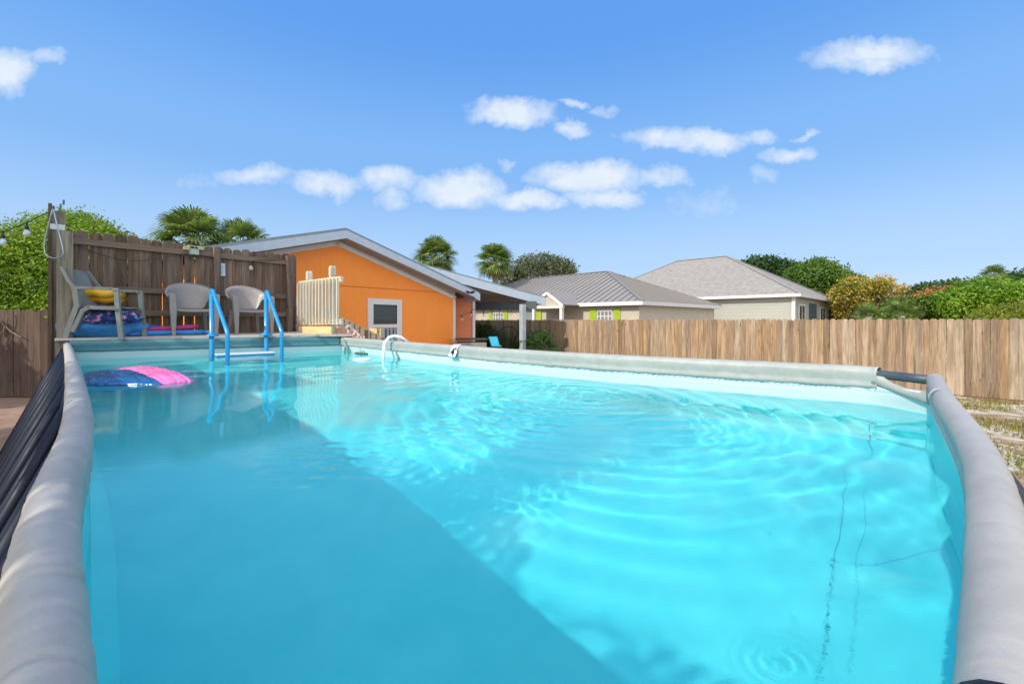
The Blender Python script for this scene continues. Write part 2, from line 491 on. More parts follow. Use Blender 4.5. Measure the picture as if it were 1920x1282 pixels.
# top rail of navy tube inside the sleeves, bare at the near corner and at the corner by the far end of the short side
mb = MB()
for pth, a, b in ((spline(PL, 60), 0, 60), (spline(PN, 60), 0, 60), (spline(PR, 60), 0, 60), (spline(PF, 30), 0, 30)):
    mb.tube([(q[0], q[1], Z_RIM - 0.004) for q in pth[a:b]], 0.026, 14)
M['pipe'] = plain('dark_grey_painted_pipe', (0.06, 0.072, 0.09), 0.42, var=.15, scale=8)
mb.build('top_rail', M['pipe'], pool, smooth=True)
mb = MB(); mb.tube([(q[0], q[1], Z_RIM + .004) for q in pn[40:103]], 0.038, 18); mb.build('corner_connector', M['navy'], pool, smooth=True)

# ---- water sheet with real ripples
def ripple(x, y):
    cx, cy = 0.50, 3.02
    # slightly warped coordinates so rings are not perfect circles
    wx = x + 0.05 * np.sin(2.1 * y + 0.7 * x); wy = y + 0.05 * np.sin(1.7 * x - 0.9 * y + 1.0)
    r = np.hypot((wx - cx), (wy - cy))
    k = 2 * np.pi / 0.165
    th = np.arctan2(wy - cy, wx - cx)
    env = np.exp(-(r / 1.35) ** 2) * (1 - np.exp(-(r / 0.18) ** 2)) * (0.72 + 0.28 * np.sin(3 * th + 1.3 * r + 0.6) + 0.2 * np.sin(7 * th - 2 * r))
    h = 0.0027 * env * np.sin(k * r * (1 + 0.02 * r) + 0.5 * np.sin(5 * th + 2.2 * r))
    r2 = np.hypot(wx - 0.25, wy - 2.72)
    h += 0.0006 * np.exp(-(r2 / 0.8) ** 2) * np.sin(2 * np.pi / 0.075 * r2)
    # choppy streak blown off the return jet
    ax, ay = 0.60, 3.0; bx, by = -0.62, 1.62
    L2 = (bx - ax) ** 2 + (by - ay) ** 2
    tt = np.clip(((x - ax) * (bx - ax) + (y - ay) * (by - ay)) / L2, 0, 1)
    dd = np.hypot(x - (ax + tt * (bx - ax)), y - (ay + tt * (by - ay)))
    st = np.exp(-(dd / 0.26) ** 2)
    rs = np.random.RandomState(3)
    chop = np.zeros_like(x); swell = np.zeros_like(x); small = np.zeros_like(x)
    for i in range(26):
        a = rs.uniform(0, 2 * np.pi); lam = rs.uniform(0.045, 0.12); ph = rs.uniform(0, 6.28)
        chop += np.sin(2 * np.pi / lam * (x * np.cos(a) + y * np.sin(a)) + ph) * lam
    for i in range(14):
        a = rs.uniform(0, 2 * np.pi); lam = rs.uniform(0.5, 1.5); ph = rs.uniform(0, 6.28)
        swell += np.sin(2 * np.pi / lam * (x * np.cos(a) + y * np.sin(a)) + ph) * lam
    for i in range(22):
        a = rs.normal(2.3, 0.75); lam = rs.uniform(0.07, 0.26); ph = rs.uniform(0, 6.28)
        small += np.sin(2 * np.pi / lam * (x * np.cos(a) + y * np.sin(a)) + ph + 1.2 * np.sin(3.1 * x + 2.3 * y + i)) * lam
    h += 0.0025 * st * chop
    h += 0.00075 * swell
    mid = np.zeros_like(x)
    for i in range(16):
        a = rs.uniform(0, 2 * np.pi); lam = rs.uniform(0.26, 0.62); ph = rs.uniform(0, 6.28)
        mid += np.sin(2 * np.pi / lam * (x * np.cos(a) + y * np.sin(a)) + ph + 0.8 * np.sin(2.3 * x + 1.1 * i)) * lam
    # little whirls close to the near corner
    for (px_, py_, lm, am, rr_) in ((1285, 1150, .036, .00022, .09), (780, 800, .04, .0005, .10)):
        w = on(px_, py_, Z_WATER); q = np.hypot(x - w.x, (y - w.y) * 1.3)
        h += am * np.exp(-(q / rr_) ** 2) * np.sin(2 * np.pi / lm * q)
    # the shaded long side lies calmer
    side = (x * 0.7 + y * 0.714)
    calm = 1 / (1 + np.exp(-(side - 1.35) * 5))
    h += 0.0011 * mid * (0.12 + 0.88 * calm)
    h += 0.00040 * small * (0.10 + 0.90 * calm)
    return h
def build_water():
    nu, nv = 620, 260
    a = spline(PL, nu)[:, :2]; b = spline(PR, nu)[:, :2]; n_ = spline(PN, nv)[:, :2]; f = spline(PF, nv)[:, :2]
    U = np.linspace(0, 1, nu)[:, None, None]; V = np.linspace(0, 1, nv)[None, :, None]
    P = (1 - V) * a[:, None] + V * b[:, None] + (1 - U) * n_[None] + U * f[None] \
        - ((1 - U) * (1 - V) * a[0] + (1 - U) * V * b[0] + U * (1 - V) * a[-1] + U * V * b[-1])
    c = np.array([-1.75, 3.85]); al = np.array([-0.714, 0.70]); ac = np.array([0.70, 0.714])
    q = P - c; P = c + (q @ al)[..., None] * al * 1.010 + (q @ ac)[..., None] * ac * 1.025
    x, y = P[..., 0], P[..., 1]
    z = Z_WATER + ripple(x, y)
    co = np.stack([x, y, z], -1).reshape(-1, 3)
    idx = np.arange(nu * nv).reshape(nu, nv)
    q = np.stack([idx[:-1, :-1], idx[:-1, 1:], idx[1:, 1:], idx[1:, :-1]], -1).reshape(-1, 4)
    me = bpy.data.meshes.new('water')
    me.vertices.add(len(co)); me.vertices.foreach_set('co', co.ravel())
    me.loops.add(q.size); me.loops.foreach_set('vertex_index', q.ravel())
    me.polygons.add(len(q)); me.polygons.foreach_set('loop_start', np.arange(0, q.size, 4)); me.polygons.foreach_set('loop_total', np.full(len(q), 4))
    me.update(calc_edges=True); me.validate()
    o = link('water', me, M['water'], None, smooth=True)
    o.cycles.is_caustics_caster = True
    tag(o, 'clear turquoise pool water with ring ripples and a sharp shadow line', 'water', kind='structure')
    return o
build_water()
# ------------------------------------------------------------------ wood, ground
def wood(name, tones, knots=0.5, grain=1.0, rough=0.8, axis='Z', stain=None):
    m, t, p, out = material(name)
    oc = obj_coord(t)
    rnd = t.add('ShaderNodeAttribute', attribute_name='rnd').outputs['Fac']
    off = t.add('ShaderNodeCombineXYZ', ins={0: t.math('MULTIPLY', rnd, 17.0), 1: t.math('MULTIPLY', rnd, 5.0), 2: t.math('MULTIPLY', rnd, 31.0)})
    vec = t.add('ShaderNodeVectorMath', operation='ADD', ins={0: oc, 1: off}).outputs[0]
    sc = {'Z': (1, 1, 0.07), 'H': (0.09, 0.09, 1)}[axis]
    g1 = t.noise(t.mapping(vec, scale=sc), 38.0, 5, 0.62, 0.6)
    g2 = t.noise(t.mapping(vec, scale=sc), 9.0, 4, 0.6, 1.2)
    base = t.ramp(rnd, [(i / max(1, len(tones) - 1), c) for i, c in enumerate(tones)])
    f = t.math('ADD', t.math('MULTIPLY', t.math('SUBTRACT', g1, 0.5), 1.5 * grain), t.math('MULTIPLY', t.math('SUBTRACT', g2, 0.5), 1.9 * grain))
    k = t.math('ADD', 1.0, f, clamp=False)
    k = t.math('MAXIMUM', k, 0.35)
    kc = t.add('ShaderNodeCombineColor', ins={0: k, 1: k, 2: k})
    c = t.mix(1.0, base, kc, 'MULTIPLY')
    if stain:
        st = t.rng(t.noise(t.mapping(vec, scale=(1, 1, 0.25)), 3.2, 4, 0.6), 0.5, 0.75, 0, 0.75)
        c = t.mix(st, c, stain)
    vo = t.add('ShaderNodeTexVoronoi', feature='F1', ins={'Vector': t.mapping(vec, scale=(1, 1, 0.55)), 'Scale': 4.3, 'Randomness': 1.0})
    ring = t.math('SINE', t.math('MULTIPLY', vo.outputs['Distance'], 85.0))
    near = t.rng(vo.outputs['Distance'], 0.06, 0.24, 1.0, 0.0)
    c = t.mix(t.math('MULTIPLY', t.math('MULTIPLY', near, t.rng(ring, -1, 1, 0, 1)), 0.35 * knots), c, tuple(x * 0.3 for x in tones[0]))
    spot = t.rng(vo.outputs['Distance'], 0.04, 0.085, knots, 0.0)
    c = t.mix(spot, c, tuple(x * 0.22 for x in tones[0]))
    t.set(p.inputs['Base Color'], c)
    p.inputs['Roughness'].default_value = rough
    p.inputs['Specular IOR Level'].default_value = 0.25
    b = t.add('ShaderNodeBump', ins={'Strength': 0.35, 'Distance': 0.004, 'Height': g1})
    t.set(p.inputs['Normal'], b)
    return m
M['fence_tan'] = wood('weathered_tan_boards', [(0.19, 0.128, 0.078), (0.34, 0.235, 0.142), (0.26, 0.16, 0.083), (0.35, 0.28, 0.20), (0.31, 0.21, 0.13), (0.17, 0.12, 0.08), (0.31, 0.245, 0.175)], 0.95, 1.0, stain=(0.20, 0.12, 0.065))
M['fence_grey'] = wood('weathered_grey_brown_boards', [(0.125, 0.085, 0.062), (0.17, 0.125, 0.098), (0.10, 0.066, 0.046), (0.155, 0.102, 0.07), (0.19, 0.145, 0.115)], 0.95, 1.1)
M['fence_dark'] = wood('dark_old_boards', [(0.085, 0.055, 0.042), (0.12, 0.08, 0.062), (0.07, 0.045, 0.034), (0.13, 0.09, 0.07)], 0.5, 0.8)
M['post_wood'] = wood('pale_treated_post_wood', [(0.24, 0.205, 0.15), (0.27, 0.235, 0.175)], 0.75, 1.1)
M['rail_wood'] = wood('pale_rail_wood', [(0.56, 0.49, 0.36), (0.62, 0.55, 0.43), (0.50, 0.44, 0.33)], 0.3, 0.4)
M['rail_h'] = wood('pale_rail_wood_lengthwise', [(0.60, 0.53, 0.40), (0.64, 0.57, 0.45)], 0.3, 0.4, axis='H')
M['board_h'] = wood('grey_brown_rail_board', [(0.20, 0.145, 0.105), (0.16, 0.115, 0.085)], 0.5, 0.7, axis='H')
M['yellow_wood'] = wood('fresh_yellow_board', [(0.66, 0.50, 0.24), (0.70, 0.55, 0.30)], 0.3, 0.4, axis='H')
M['stringer'] = wood('brown_stair_board', [(0.27, 0.20, 0.14), (0.30, 0.23, 0.17)], 0.3, 0.6, axis='H')
M['deck_wood'] = wood('grey_deck_boards', [(0.42, 0.38, 0.33), (0.50, 0.45, 0.39), (0.38, 0.33, 0.28)], 0.3, 0.5, axis='H')

def make_ground():
    m, t, p, out = material('sand_with_litter')
    oc = obj_coord(t)
    big = t.noise(oc, 0.7, 6, 0.62)
    mid = t.noise(oc, 3.5, 6, 0.65, 0.4)
    fine = t.noise(oc, 55.0, 4, 0.7)
    sand = t.ramp(fine, [(0.3, (0.44, 0.38, 0.31)), (0.7, (0.62, 0.56, 0.48))])
    litter = t.ramp(t.noise(oc, 28, 5, 0.7), [(0.3, (0.14, 0.075, 0.035)), (0.6, (0.34, 0.20, 0.09)), (0.8, (0.45, 0.33, 0.2))])
    f = t.math('ADD', t.math('MULTIPLY', big, 0.5), t.math('MULTIPLY', mid, 0.5))
    c = t.mix(t.rng(f, 0.47, 0.54, 0, 0.85), sand, litter)
    c = t.mix(t.rng(t.noise(t.mapping(oc, loc=(5, 2, 0)), 2.2, 5, 0.6), 0.55, 0.62, 0, 0.85), c, (0.17, 0.165, 0.035))
    sp = t.add('ShaderNodeSeparateXYZ', ins={0: oc})
    left = t.rng(sp.outputs[0], -4.5, -6.5, 0, 0.8)
    c = t.mix(left, c, t.ramp(mid, [(0.35, (0.20, 0.115, 0.08)), (0.65, (0.34, 0.23, 0.17))]))
    t.set(p.inputs['Base Color'], c)
    p.inputs['Roughness'].default_value = 0.95
    p.inputs['Specular IOR Level'].default_value = 0.15
    b = t.add('ShaderNodeBump', ins={'Strength': 0.9, 'Distance': 0.03, 'Height': t.math('ADD', t.math('MULTIPLY', fine, 0.3), mid)})
    t.set(p.inputs['Normal'], b)
    return m
M['ground'] = make_ground()
mb = MB(); mb.add([(-700, -700, 0), (700, -700, 0), (700, 700, 0), (-700, 700, 0)], [(0, 1, 2, 3)])
tag(mb.build('ground', M['ground']), 'pale sand with dry leaf litter and thin grass patches', 'ground', kind='structure')

# ------------------------------------------------------------------ fences
def picket_fence(name, label, p0, p1, z0, z1, mat, parts_mat, side, cat='fence', pw=0.14, gap=0.004, rails=(0.35, 1.0, 1.62), posts=None,
                 post_h=None, top_r=0.035, jit=0.012, wide_gap=0.0, railmat=None, rail_side=None, seed=1, group=None, shape='dog'):
    rg = random.Random(seed)
    a = Vector((p0[0], p0[1], 0)); b = Vector((p1[0], p1[1], 0)); d = b - a; L = d.length; d.normalize()
    n = Vector((d.y, -d.x, 0)) * side                     # face that carries the pickets
    root = empty(name, tuple(a), label, cat, group)
    mb = MB(); s = 0.0
    while s < L:
        w = pw * rg.uniform(0.96, 1.03)
        zt = (z1 if not callable(z1) else z1(s / L)) + rg.uniform(-jit, jit)
        o = n * (0.045 + rg.uniform(-.004, .004)); lean = rg.uniform(-.006, .006)
        if shape == 'dog': prof = [(0, z0), (w, z0), (w + lean, zt - top_r), (w - top_r * .9 + lean, zt), (top_r * .9 + lean, zt), (lean, zt - top_r)]
        else:
            prof = [(0, z0), (w, z0)] + [(w / 2 + lean + w / 2 * math.cos(q * math.pi / 8) ** 1.0, zt - top_r + top_r * math.sin(q * math.pi / 8)) for q in range(0, 9)]
        poly = [a + d * (s + q) + o + Vector((0, 0, z)) for q, z in prof]
        mb.prism(poly, n * 0.016, r=rg.random())
        s += w + gap + (rg.uniform(0, wide_gap) if wide_gap else 0) * (rg.random() < .6)
    mb.build('picket_panel', mat, root)
    rs = side if rail_side is None else rail_side
    nn = Vector((d.y, -d.x, 0)) * rs
    ro = nn * 0.018 if rs != side else nn * 0.085
    for z in rails:
        r = MB(); r.bar(a + ro + Vector((0, 0, z)), b + ro + Vector((0, 0, z)), 0.038, 0.088)
        r.build('rail', railmat or parts_mat, root)
    for ps in (posts if posts is not None else [i * 2.44 for i in range(int(L / 2.44) + 1)]):
        q = a + d * ps - n * 0.012
        pz = (post_h or (z1 if not callable(z1) else z1(0)) - 0.02)
        r = MB(); r.box(q + Vector((0, 0, pz / 2)), (0.09, 0.09, pz), math.atan2(d.y, d.x)); r.build('post', parts_mat, root)
    return root
FD = Vector((-0.719, 0.695, 0))                            # run of the long back fence
FO = Vector((10.10, 9.22, 0))
F0 = FO - FD * 6.0; F1 = FO + FD * 21.0
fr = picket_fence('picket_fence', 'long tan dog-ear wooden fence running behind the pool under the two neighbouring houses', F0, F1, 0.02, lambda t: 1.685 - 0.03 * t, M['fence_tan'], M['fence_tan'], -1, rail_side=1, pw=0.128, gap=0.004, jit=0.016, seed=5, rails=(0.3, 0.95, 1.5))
# a capped joining board where panels meet, as in the photograph
# deck privacy fence
DZ = 1.415
G0 = Vector((-6.38, 6.46, 0)); G1 = Vector((-4.49, 8.88, 0)); gd = (G1 - G0).normalized(); gn = Vector((gd.y, -gd.x, 0)); GL = (G1 - G0).length
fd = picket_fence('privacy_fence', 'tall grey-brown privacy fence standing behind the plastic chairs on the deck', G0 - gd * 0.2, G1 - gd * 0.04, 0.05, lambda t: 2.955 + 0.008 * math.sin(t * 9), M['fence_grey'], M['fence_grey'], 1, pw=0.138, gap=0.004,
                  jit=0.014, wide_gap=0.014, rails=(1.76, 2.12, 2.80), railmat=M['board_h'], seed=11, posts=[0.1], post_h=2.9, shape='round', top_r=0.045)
for (s_, h_, w_) in ((1.72, 2.93, 0.10), (2.98, 2.93, 0.10)):
    r = MB(); q = G0 + gd * s_ + gn * 0.12
    r.box(q + Vector((0, 0, h_ / 2)), (0.10, 0.09, h_), math.atan2(gd.y, gd.x)); r.build('post', M['fence_grey'], fd)
# low fence at far left, in the shade
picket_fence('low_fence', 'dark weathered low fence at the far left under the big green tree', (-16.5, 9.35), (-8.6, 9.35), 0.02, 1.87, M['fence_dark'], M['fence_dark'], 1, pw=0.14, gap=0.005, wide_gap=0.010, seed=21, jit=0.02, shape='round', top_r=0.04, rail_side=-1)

# ------------------------------------------------------------------ deck
deck = empty('wooden_deck', (-4.8, 7.2, 0), 'raised grey wooden deck at the far end of the pool', 'deck')
E0 = Vector((-5.86, 5.60, 0)); E1 = Vector((-4.27, 6.53, 0)); E2 = Vector((-2.62, 7.18, 0)); E3 = Vector((-3.05, 7.60, 0))
E4 = Vector((-4.45, 9.0, 0)); E5 = Vector((-6.50, 6.28, 0))
# boards run along the fence direction, clipped to the deck outline
def clip_poly_to_strip(poly, o, nrm, lo, hi):
    def clip(ps, f):
        out = []
        for i in range(len(ps)):
            p, q = ps[i], ps[(i + 1) % len(ps)]; a_, b_ = f(p), f(q)
            if a_ >= 0: out.append(p)
            if a_ * b_ < 0: out.append(p + (q - p) * (a_ / (a_ - b_)))
        return out
    ps = clip(poly, lambda p: (p - o).dot(nrm) - lo)
    return clip(ps, lambda p: hi - (p - o).dot(nrm)) if ps else ps
outline = [E0, E1, E2, E3, E4, E5]
mb = MB(); k = -0.4
while k < 3.6:
    ps = clip_poly_to_strip(outline, E0, gn * -1, -2.6 + k, -2.6 + k + 0.134)
    if len(ps) > 2:
        mb.prism([p + Vector((0, 0, DZ - 0.03)) for p in ps], (0, 0, 0.03))
    k += 0.14
mb.build('deck_boards', M['deck_wood'], deck)
mb = MB()
for a_, b_ in ((E0, E1), (E1, E2), (E2, E3), (E3, E4), (E5, E0)):
    u_ = (b_ - a_).normalized(); n_ = Vector((-u_.y, u_.x, 0)) * 0.13
    mb.bar(a_ + n_ + Vector((0, 0, DZ - 0.11)), b_ + n_ + Vector((0, 0, DZ - 0.11)), 0.036, 0.15)
mb.build('rim_joist', M['board_h'], deck)
for p_ in (E0 + Vector((-.05, .12, 0)), E3 + Vector((-.1, .02, 0)), E4 + Vector((.05, -.2, 0)), (E5 + Vector((.15, .1, 0))), Vector((-4.5, 7.4, 0))):
    r = MB(); r.box(p_ + Vector((0, 0, 0.69)), (0.09, 0.09, 1.38), 0.77); r.build('post', M['post_wood'], deck)

# ------------------------------------------------------------------ tall post at the deck corner
tp = empty('timber_post', (-5.92, 5.78, 0), 'tall square timber post at the deck corner carrying a wire hook and string light', 'post')
rz = R(45)
c0 = at(122, 634, 5.80)
mb = MB(); zt = at(120, 434, 5.80).z; mb.box((c0.x, c0.y, zt / 2), (0.155, 0.155, zt), rz); mb.build('front_timber', M['post_wood'], tp, bevel=0.006)
c1 = at(106, 600, 6.0)
mb = MB(); zt2 = at(106, 396, 6.0).z; mb.box((c1.x, c1.y + .02, zt2 / 2), (0.15, 0.13, zt2), rz); mb.build('rear_timber', M['post_wood'], tp, bevel=0.006)
mb = MB(); b0 = at(94, 600, 5.9); mb.box((b0.x, b0.y, (at(94, 382, 5.9).z) / 2), (0.035, 0.09, at(94, 382, 5.9).z), rz); mb.build('side_board', M['fence_grey'], tp)
mb = MB(); p_ = at(108, 425.5, 5.84); mb.box(p_, (0.14, 0.006, 0.07), R(45)); mb.build('metal_strap', plain('galvanised_strap', (0.42, 0.50, 0.50), 0.4, metal=0.6), tp)
M['dull'] = plain('dull_metal', (0.12, 0.14, 0.16), 0.5, metal=0.5)
for px, y0, y1 in ((113, 400, 383), (119, 384, 375), (100, 398, 386)):
    mb = MB(); mb.tube([at(px, y0, 5.95), at(px + .5, y1, 5.95)], 0.011, 6); mb.build('bracket', M['dull'], tp)
M['galv'] = plain('galvanised_wire', (0.36, 0.39, 0.41), 0.35, metal=0.8)
mb = MB()
loop = [(99, 392), (95, 405), (90, 425), (85, 445), (82.5, 462), (84, 474), (90, 481), (99, 484), (108, 484), (115, 481), (119, 475), (117, 462), (111, 438), (106, 418), (101, 397), (100, 392)]
mb.tube([at(x, y, 5.62) for x, y in loop], 0.0085, 7)
tag(mb.build('wire_hook', M['galv'], None, smooth=True), 'teardrop loop of galvanised wire hanging on the tall timber post', 'hook')

# ------------------------------------------------------------------ railing panel, lattice and stair at the right end of the deck
rp = empty('deck_railing', (-3.4, 7.7, DZ), 'pale wooden baluster railing panel with two grooved posts at the right end of the deck', 'railing')
A_ = at(562, 611, 8.40); B_ = at(641, 611, 7.12)
def rl(t, z): 
    p = A_.lerp(B_, t); return Vector((p.x, p.y, z))
zb0 = at(565, 606, 8.4).z; zb1 = at(640, 604, 7.12).z; zt0 = at(565, 532, 8.4).z; zt1 = at(640, 523, 7.12).z
mb = MB(); mb.bar(rl(0, zt0), rl(1, zt1), 0.045, 0.09); mb.build('top_rail', M['rail_h'], rp)
mb = MB(); mb.bar(rl(0, zb0 + .01), rl(1, zb1 + .01), 0.045, 0.085); mb.build('bottom_rail', M['rail_h'], rp)
for i in range(13):
    t_ = 0.03 + i * 0.94 / 12
    mb = MB(); off = Vector((-0.024, -0.022, 0)) * 1.4
    mb.bar(rl(t_, zb0 + (zb1 - zb0) * t_ - .02) + off, rl(t_, zt0 + (zt1 - zt0) * t_ + .02) + off, 0.036, 0.036, up=(1, 1, 0)); mb.build('baluster', M['rail_wood'], rp)
for (px, top, d_) in ((572, 508, 8.32), (615, 498, 7.55)):
    p0 = at(px, 600, d_); h = at(px, top, d_).z
    mb = MB(); w = 0.09
    prof = [DZ, h - .26, h - .255, h - .24, h - .235, h - .19, h - .185, h - .17, h - .165, h - .03, h]
    wid = [w, w, w * .8, w * .8, w, w, w * .8, w * .8, w, w, w * .8]
    vs_ = []; 
    for z, ww in zip(prof, wid):
        for (sx, sy) in ((-1, -1), (1, -1), (1, 1), (-1, 1)):
            q = Matrix.Rotation(R(45), 3, 'Z') @ Vector((sx * ww / 2, sy * ww / 2, 0)); vs_.append((p0.x + q.x + .05, p0.y + q.y + .06, z))
    fs_ = [(3, 2, 1, 0)] + [(i * 4 + k, i * 4 + (k + 1) % 4, i * 4 + 4 + (k + 1) % 4, i * 4 + 4 + k) for i in range(len(prof) - 1) for k in range(4)] + [tuple(len(prof) * 4 - 4 + k for k in range(4))]
    mb.add(vs_, fs_); mb.build('post', M['rail_wood'], rp)
# fresh board box under the railing
mb = MB(); a_ = at(563, 621.5, 8.1); b_ = at(623, 622.5, 7.35); mb.bar(a_, b_, 0.04, 0.19)
tag(mb.build('riser_board', M['yellow_wood'], None, bevel=0.004), 'fresh yellow board standing on the deck under the pale railing panel', 'board')
M['lattice'] = plain('white_lattice_plastic', (0.60, 0.56, 0.58), 0.5)
def lattice(name, label, P, Q, zb, zt, step=0.11, w=0.034, group=None, ang=45):
    """diagonal lattice on the vertical plane P-Q between zb and zt (functions of 0..1)"""
    root = empty(name, (P.x, P.y, zb(0)), label, 'lattice', group)
    d = (Q - P); d.z = 0; L = d.length; d.normalize(); n = Vector((d.y, -d.x, 0))
    for sgn in (1, -1):
        mb = MB(); c = -3.0
        while c < L + 3:
            # line: s = c + sgn*h ; keep the samples inside the outline
            best = None; pts = []
            for i in range(61):
                h = i / 60 * 1.2; s = c + sgn * h; z = 0 + h + min(zb(0), zb(1))
                if 0 <= s <= L and zb(s / L) <= z <= zt(s / L): pts.append((s, z))
            if len(pts) > 2:
                p_ = P + d * pts[0][0]; q_ = P + d * pts[-1][0]
                p_ = Vector((p_.x, p_.y, pts[0][1])) + n * 0.006 * sgn; q_ = Vector((q_.x, q_.y, pts[-1][1])) + n * 0.006 * sgn
                mb.bar(p_, q_, 0.009, w, up=d.cross(Vector((0, 0, 1))).cross(q_ - p_))
            c += step * 1.414
        if mb.v: mb.build('lath_layer', M['lattice'], root)
    return root
la0 = at(549, 620, 9.0); la1 = at(568, 620, 8.75)
lattice('lattice_panel', 'white diagonal lattice between the privacy fence and the railing panel', la0, la1, lambda t: 1.40, lambda t: at(556, 570, 8.9).z, step=0.10, w=0.042)
lb0 = at(628, 632, 7.75); lb1 = at(684, 632, 7.75)
lattice('lattice_panel', 'white diagonal lattice below the sloping brown stair board', lb0, lb1, lambda t: 1.2, lambda t: 1.74 - 0.38 * t, step=0.085, w=0.030)
st = empty('deck_stair', (-3.2, 8.1, 0), 'wooden deck stair with a sloping brown handrail board against the orange house', 'stair')
mb = MB(); mb.bar(at(547, 556, 9.3), at(716, 640, 7.9), 0.05, 0.15); mb.build('handrail_board', M['stringer'], st)
for i in range(4):
    t_ = i / 3; p_ = at(640, 600, 8.6).lerp(at(700, 600, 8.3), t_)
    mb = MB(); mb.box((p_.x + .15, p_.y + .3, 1.25 - 0.32 * i), (0.28, 0.9, 0.04), R(50)); mb.build('tread', M['deck_wood'], st)
mb = MB(); p_ = at(716, 636, 7.9); mb.box((p_.x, p_.y, 0.6), (0.09, 0.09, 1.25), R(45)); mb.build('post', M['post_wood'], st)
# small yellow and grey boards seen under the window
mb = MB(); a_ = at(694, 634, 9.6); b_ = at(715, 634, 9.4); mb.bar(Vector((a_.x, a_.y, .735)), Vector((b_.x, b_.y, .735)), 0.03, 1.47)
tag(mb.build('plank_gate', M['yellow_wood'], None), 'short yellow plank barrier beyond the stair, under the house window', 'barrier')
mb = MB()
for i in range(4):
    a_ = at(716 + i * 7, 634, 9.3); b_ = at(722.4 + i * 7, 634, 9.25); mb.bar(Vector((a_.x, a_.y, .74)), Vector((b_.x, b_.y, .74)), 0.02, 1.48, r=rng.random())
tag(mb.build('grey_plank_screen', wood('blue_grey_boards', [(0.13, 0.16, 0.18), (0.17, 0.20, 0.22)], 0.2, 0.6), None), 'low blue-grey plank screen under the right half of the house window', 'screen')
# ------------------------------------------------------------------ pool fittings
M['blue'] = plain('blue_plastic', (0.008, 0.25, 0.52), 0.26, var=0.08, scale=4, spec=0.6)
M['white'] = plain('white_plastic', (0.74, 0.76, 0.78), 0.35, var=0.05, spec=0.5)
ld = empty('pool_ladder', (-3.75, 6.2, Z_FLOOR), 'bright blue plastic A-frame pool ladder with white steps', 'pool ladder')
BL, BR_, FL, FR_ = Vector((-4.25, 6.19, 0)), Vector((-3.72, 6.62, 0)), Vector((-3.74, 5.75, 0)), Vector((-3.27, 6.21, 0))
def zz(v, z): return Vector((v.x, v.y, z))
for b_, f_, top in ((BL, FL, 2.075), (BR_, FR_, 2.085)):
    mb = MB(); mb.tube([zz(b_, Z_FLOOR + .02), zz(b_, 1.0), zz(b_, top - .05)], 0.031, 14)
    o = mb.build('upright', M['blue'], ld, smooth=True)
    m0 = b_.lerp(f_, 0.06)
    pts = [zz(b_, top - .12), zz(b_, top - .03), zz(b_.lerp(f_, 0.02), top - .004), zz(b_.lerp(f_, .07), top - .01)]
    for i in range(1, 8):
        t_ = i / 7; pts.append(zz(b_.lerp(f_, .07 + .90 * t_), top - .02 + (1.50 - top + .02) * t_))
    pts += [zz(b_.lerp(f_, 1.0), 1.46), zz(f_, 1.40), zz(f_, 1.15), zz(f_, Z_FLOOR + .02)]
    mb = MB(); mb.tube(pts, 0.026, 14); o = mb.build('handrail', M['blue'], ld, smooth=True)
    mb = MB(); mb.lathe(zz(b_, DZ + .004), [(0.045, 0), (0.085, 0.002), (0.085, 0.014), (0.05, 0.03), (0.036, 0.05)], 18); mb.build('flange', M['blue'], ld, smooth=True)
    mb = MB(); q = b_ + gd * 0.06 * (-1); mb.bar(zz(b_, DZ + .012), zz(b_ + Vector((-.12, .14, 0)), DZ + .012), 0.07, 0.014); mb.build('bracket', M['blue'], ld)
for i, z in enumerate((1.175, 1.05, 0.86, 0.62)):
    t0_ = 0.38 if i == 0 else 0.62 + 0.1 * i
    a_ = BL.lerp(FL, t0_); b_ = BR_.lerp(FR_, t0_)
    e_ = (b_ - a_).normalized() * 0.02
    mb = MB(); mb.bar(zz(a_ - e_, z), zz(b_ + e_, z), 0.17, 0.022); s_ = mb.build('step', M['white'], ld, bevel=0.004)
    mb = MB(); mb.bar(zz(a_ - e_, z - .03), zz(b_ + e_, z - .03), 0.15, 0.036); mb.build('step_frame', M['blue'], ld, bevel=0.004)
for ch in ld.children: ch.cycles.is_caustics_receiver = True

# navy legs that splay out from the rim
def side_legs(path, inward, n, s0, s1, dup=False):
    P = spline(path, 200)
    t = np.gradient(P[:, :2], axis=0); t /= np.linalg.norm(t, axis=1)[:, None]
    nr = np.stack([-t[:, 1], t[:, 0]], 1) * inward
    for i in range(n):
        k = int((s0 + (s1 - s0) * i / (n - 1)) * 199)
        p = Vector((P[k, 0], P[k, 1], 0)); o = Vector((-nr[k, 0], -nr[k, 1], 0)); tt = Vector((t[k, 0], t[k, 1], 0))
        mb = MB()
        # U-shaped support: two legs meeting the ground 0.55 m out, joined at the bottom
        for sg in (-1, 1):
            c = tt * 0.11 * sg
            mb.tube([zz(p + c * .6 + o * .02, Z_RIM - .02), zz(p + c + o * .22, 0.86), zz(p + c + o * .56, 0.03)], 0.0225, 8)
        mb.tube([zz(p - tt * .13 + o * .56, .025), zz(p + tt * .13 + o * .56, .025)], 0.0225, 8)
        mb.tube([zz(p + o * .56, .05), zz(p + o * .06, 0.06)], 0.018, 6)
        mb.build('frame_leg', M['navy'], pool, smooth=True)
side_legs(PL, -1, 10, 0.12, 0.97)
side_legs(PR, 1, 7, 0.10, 0.92)
side_legs(PN, 1, 3, 0.35, 0.85)

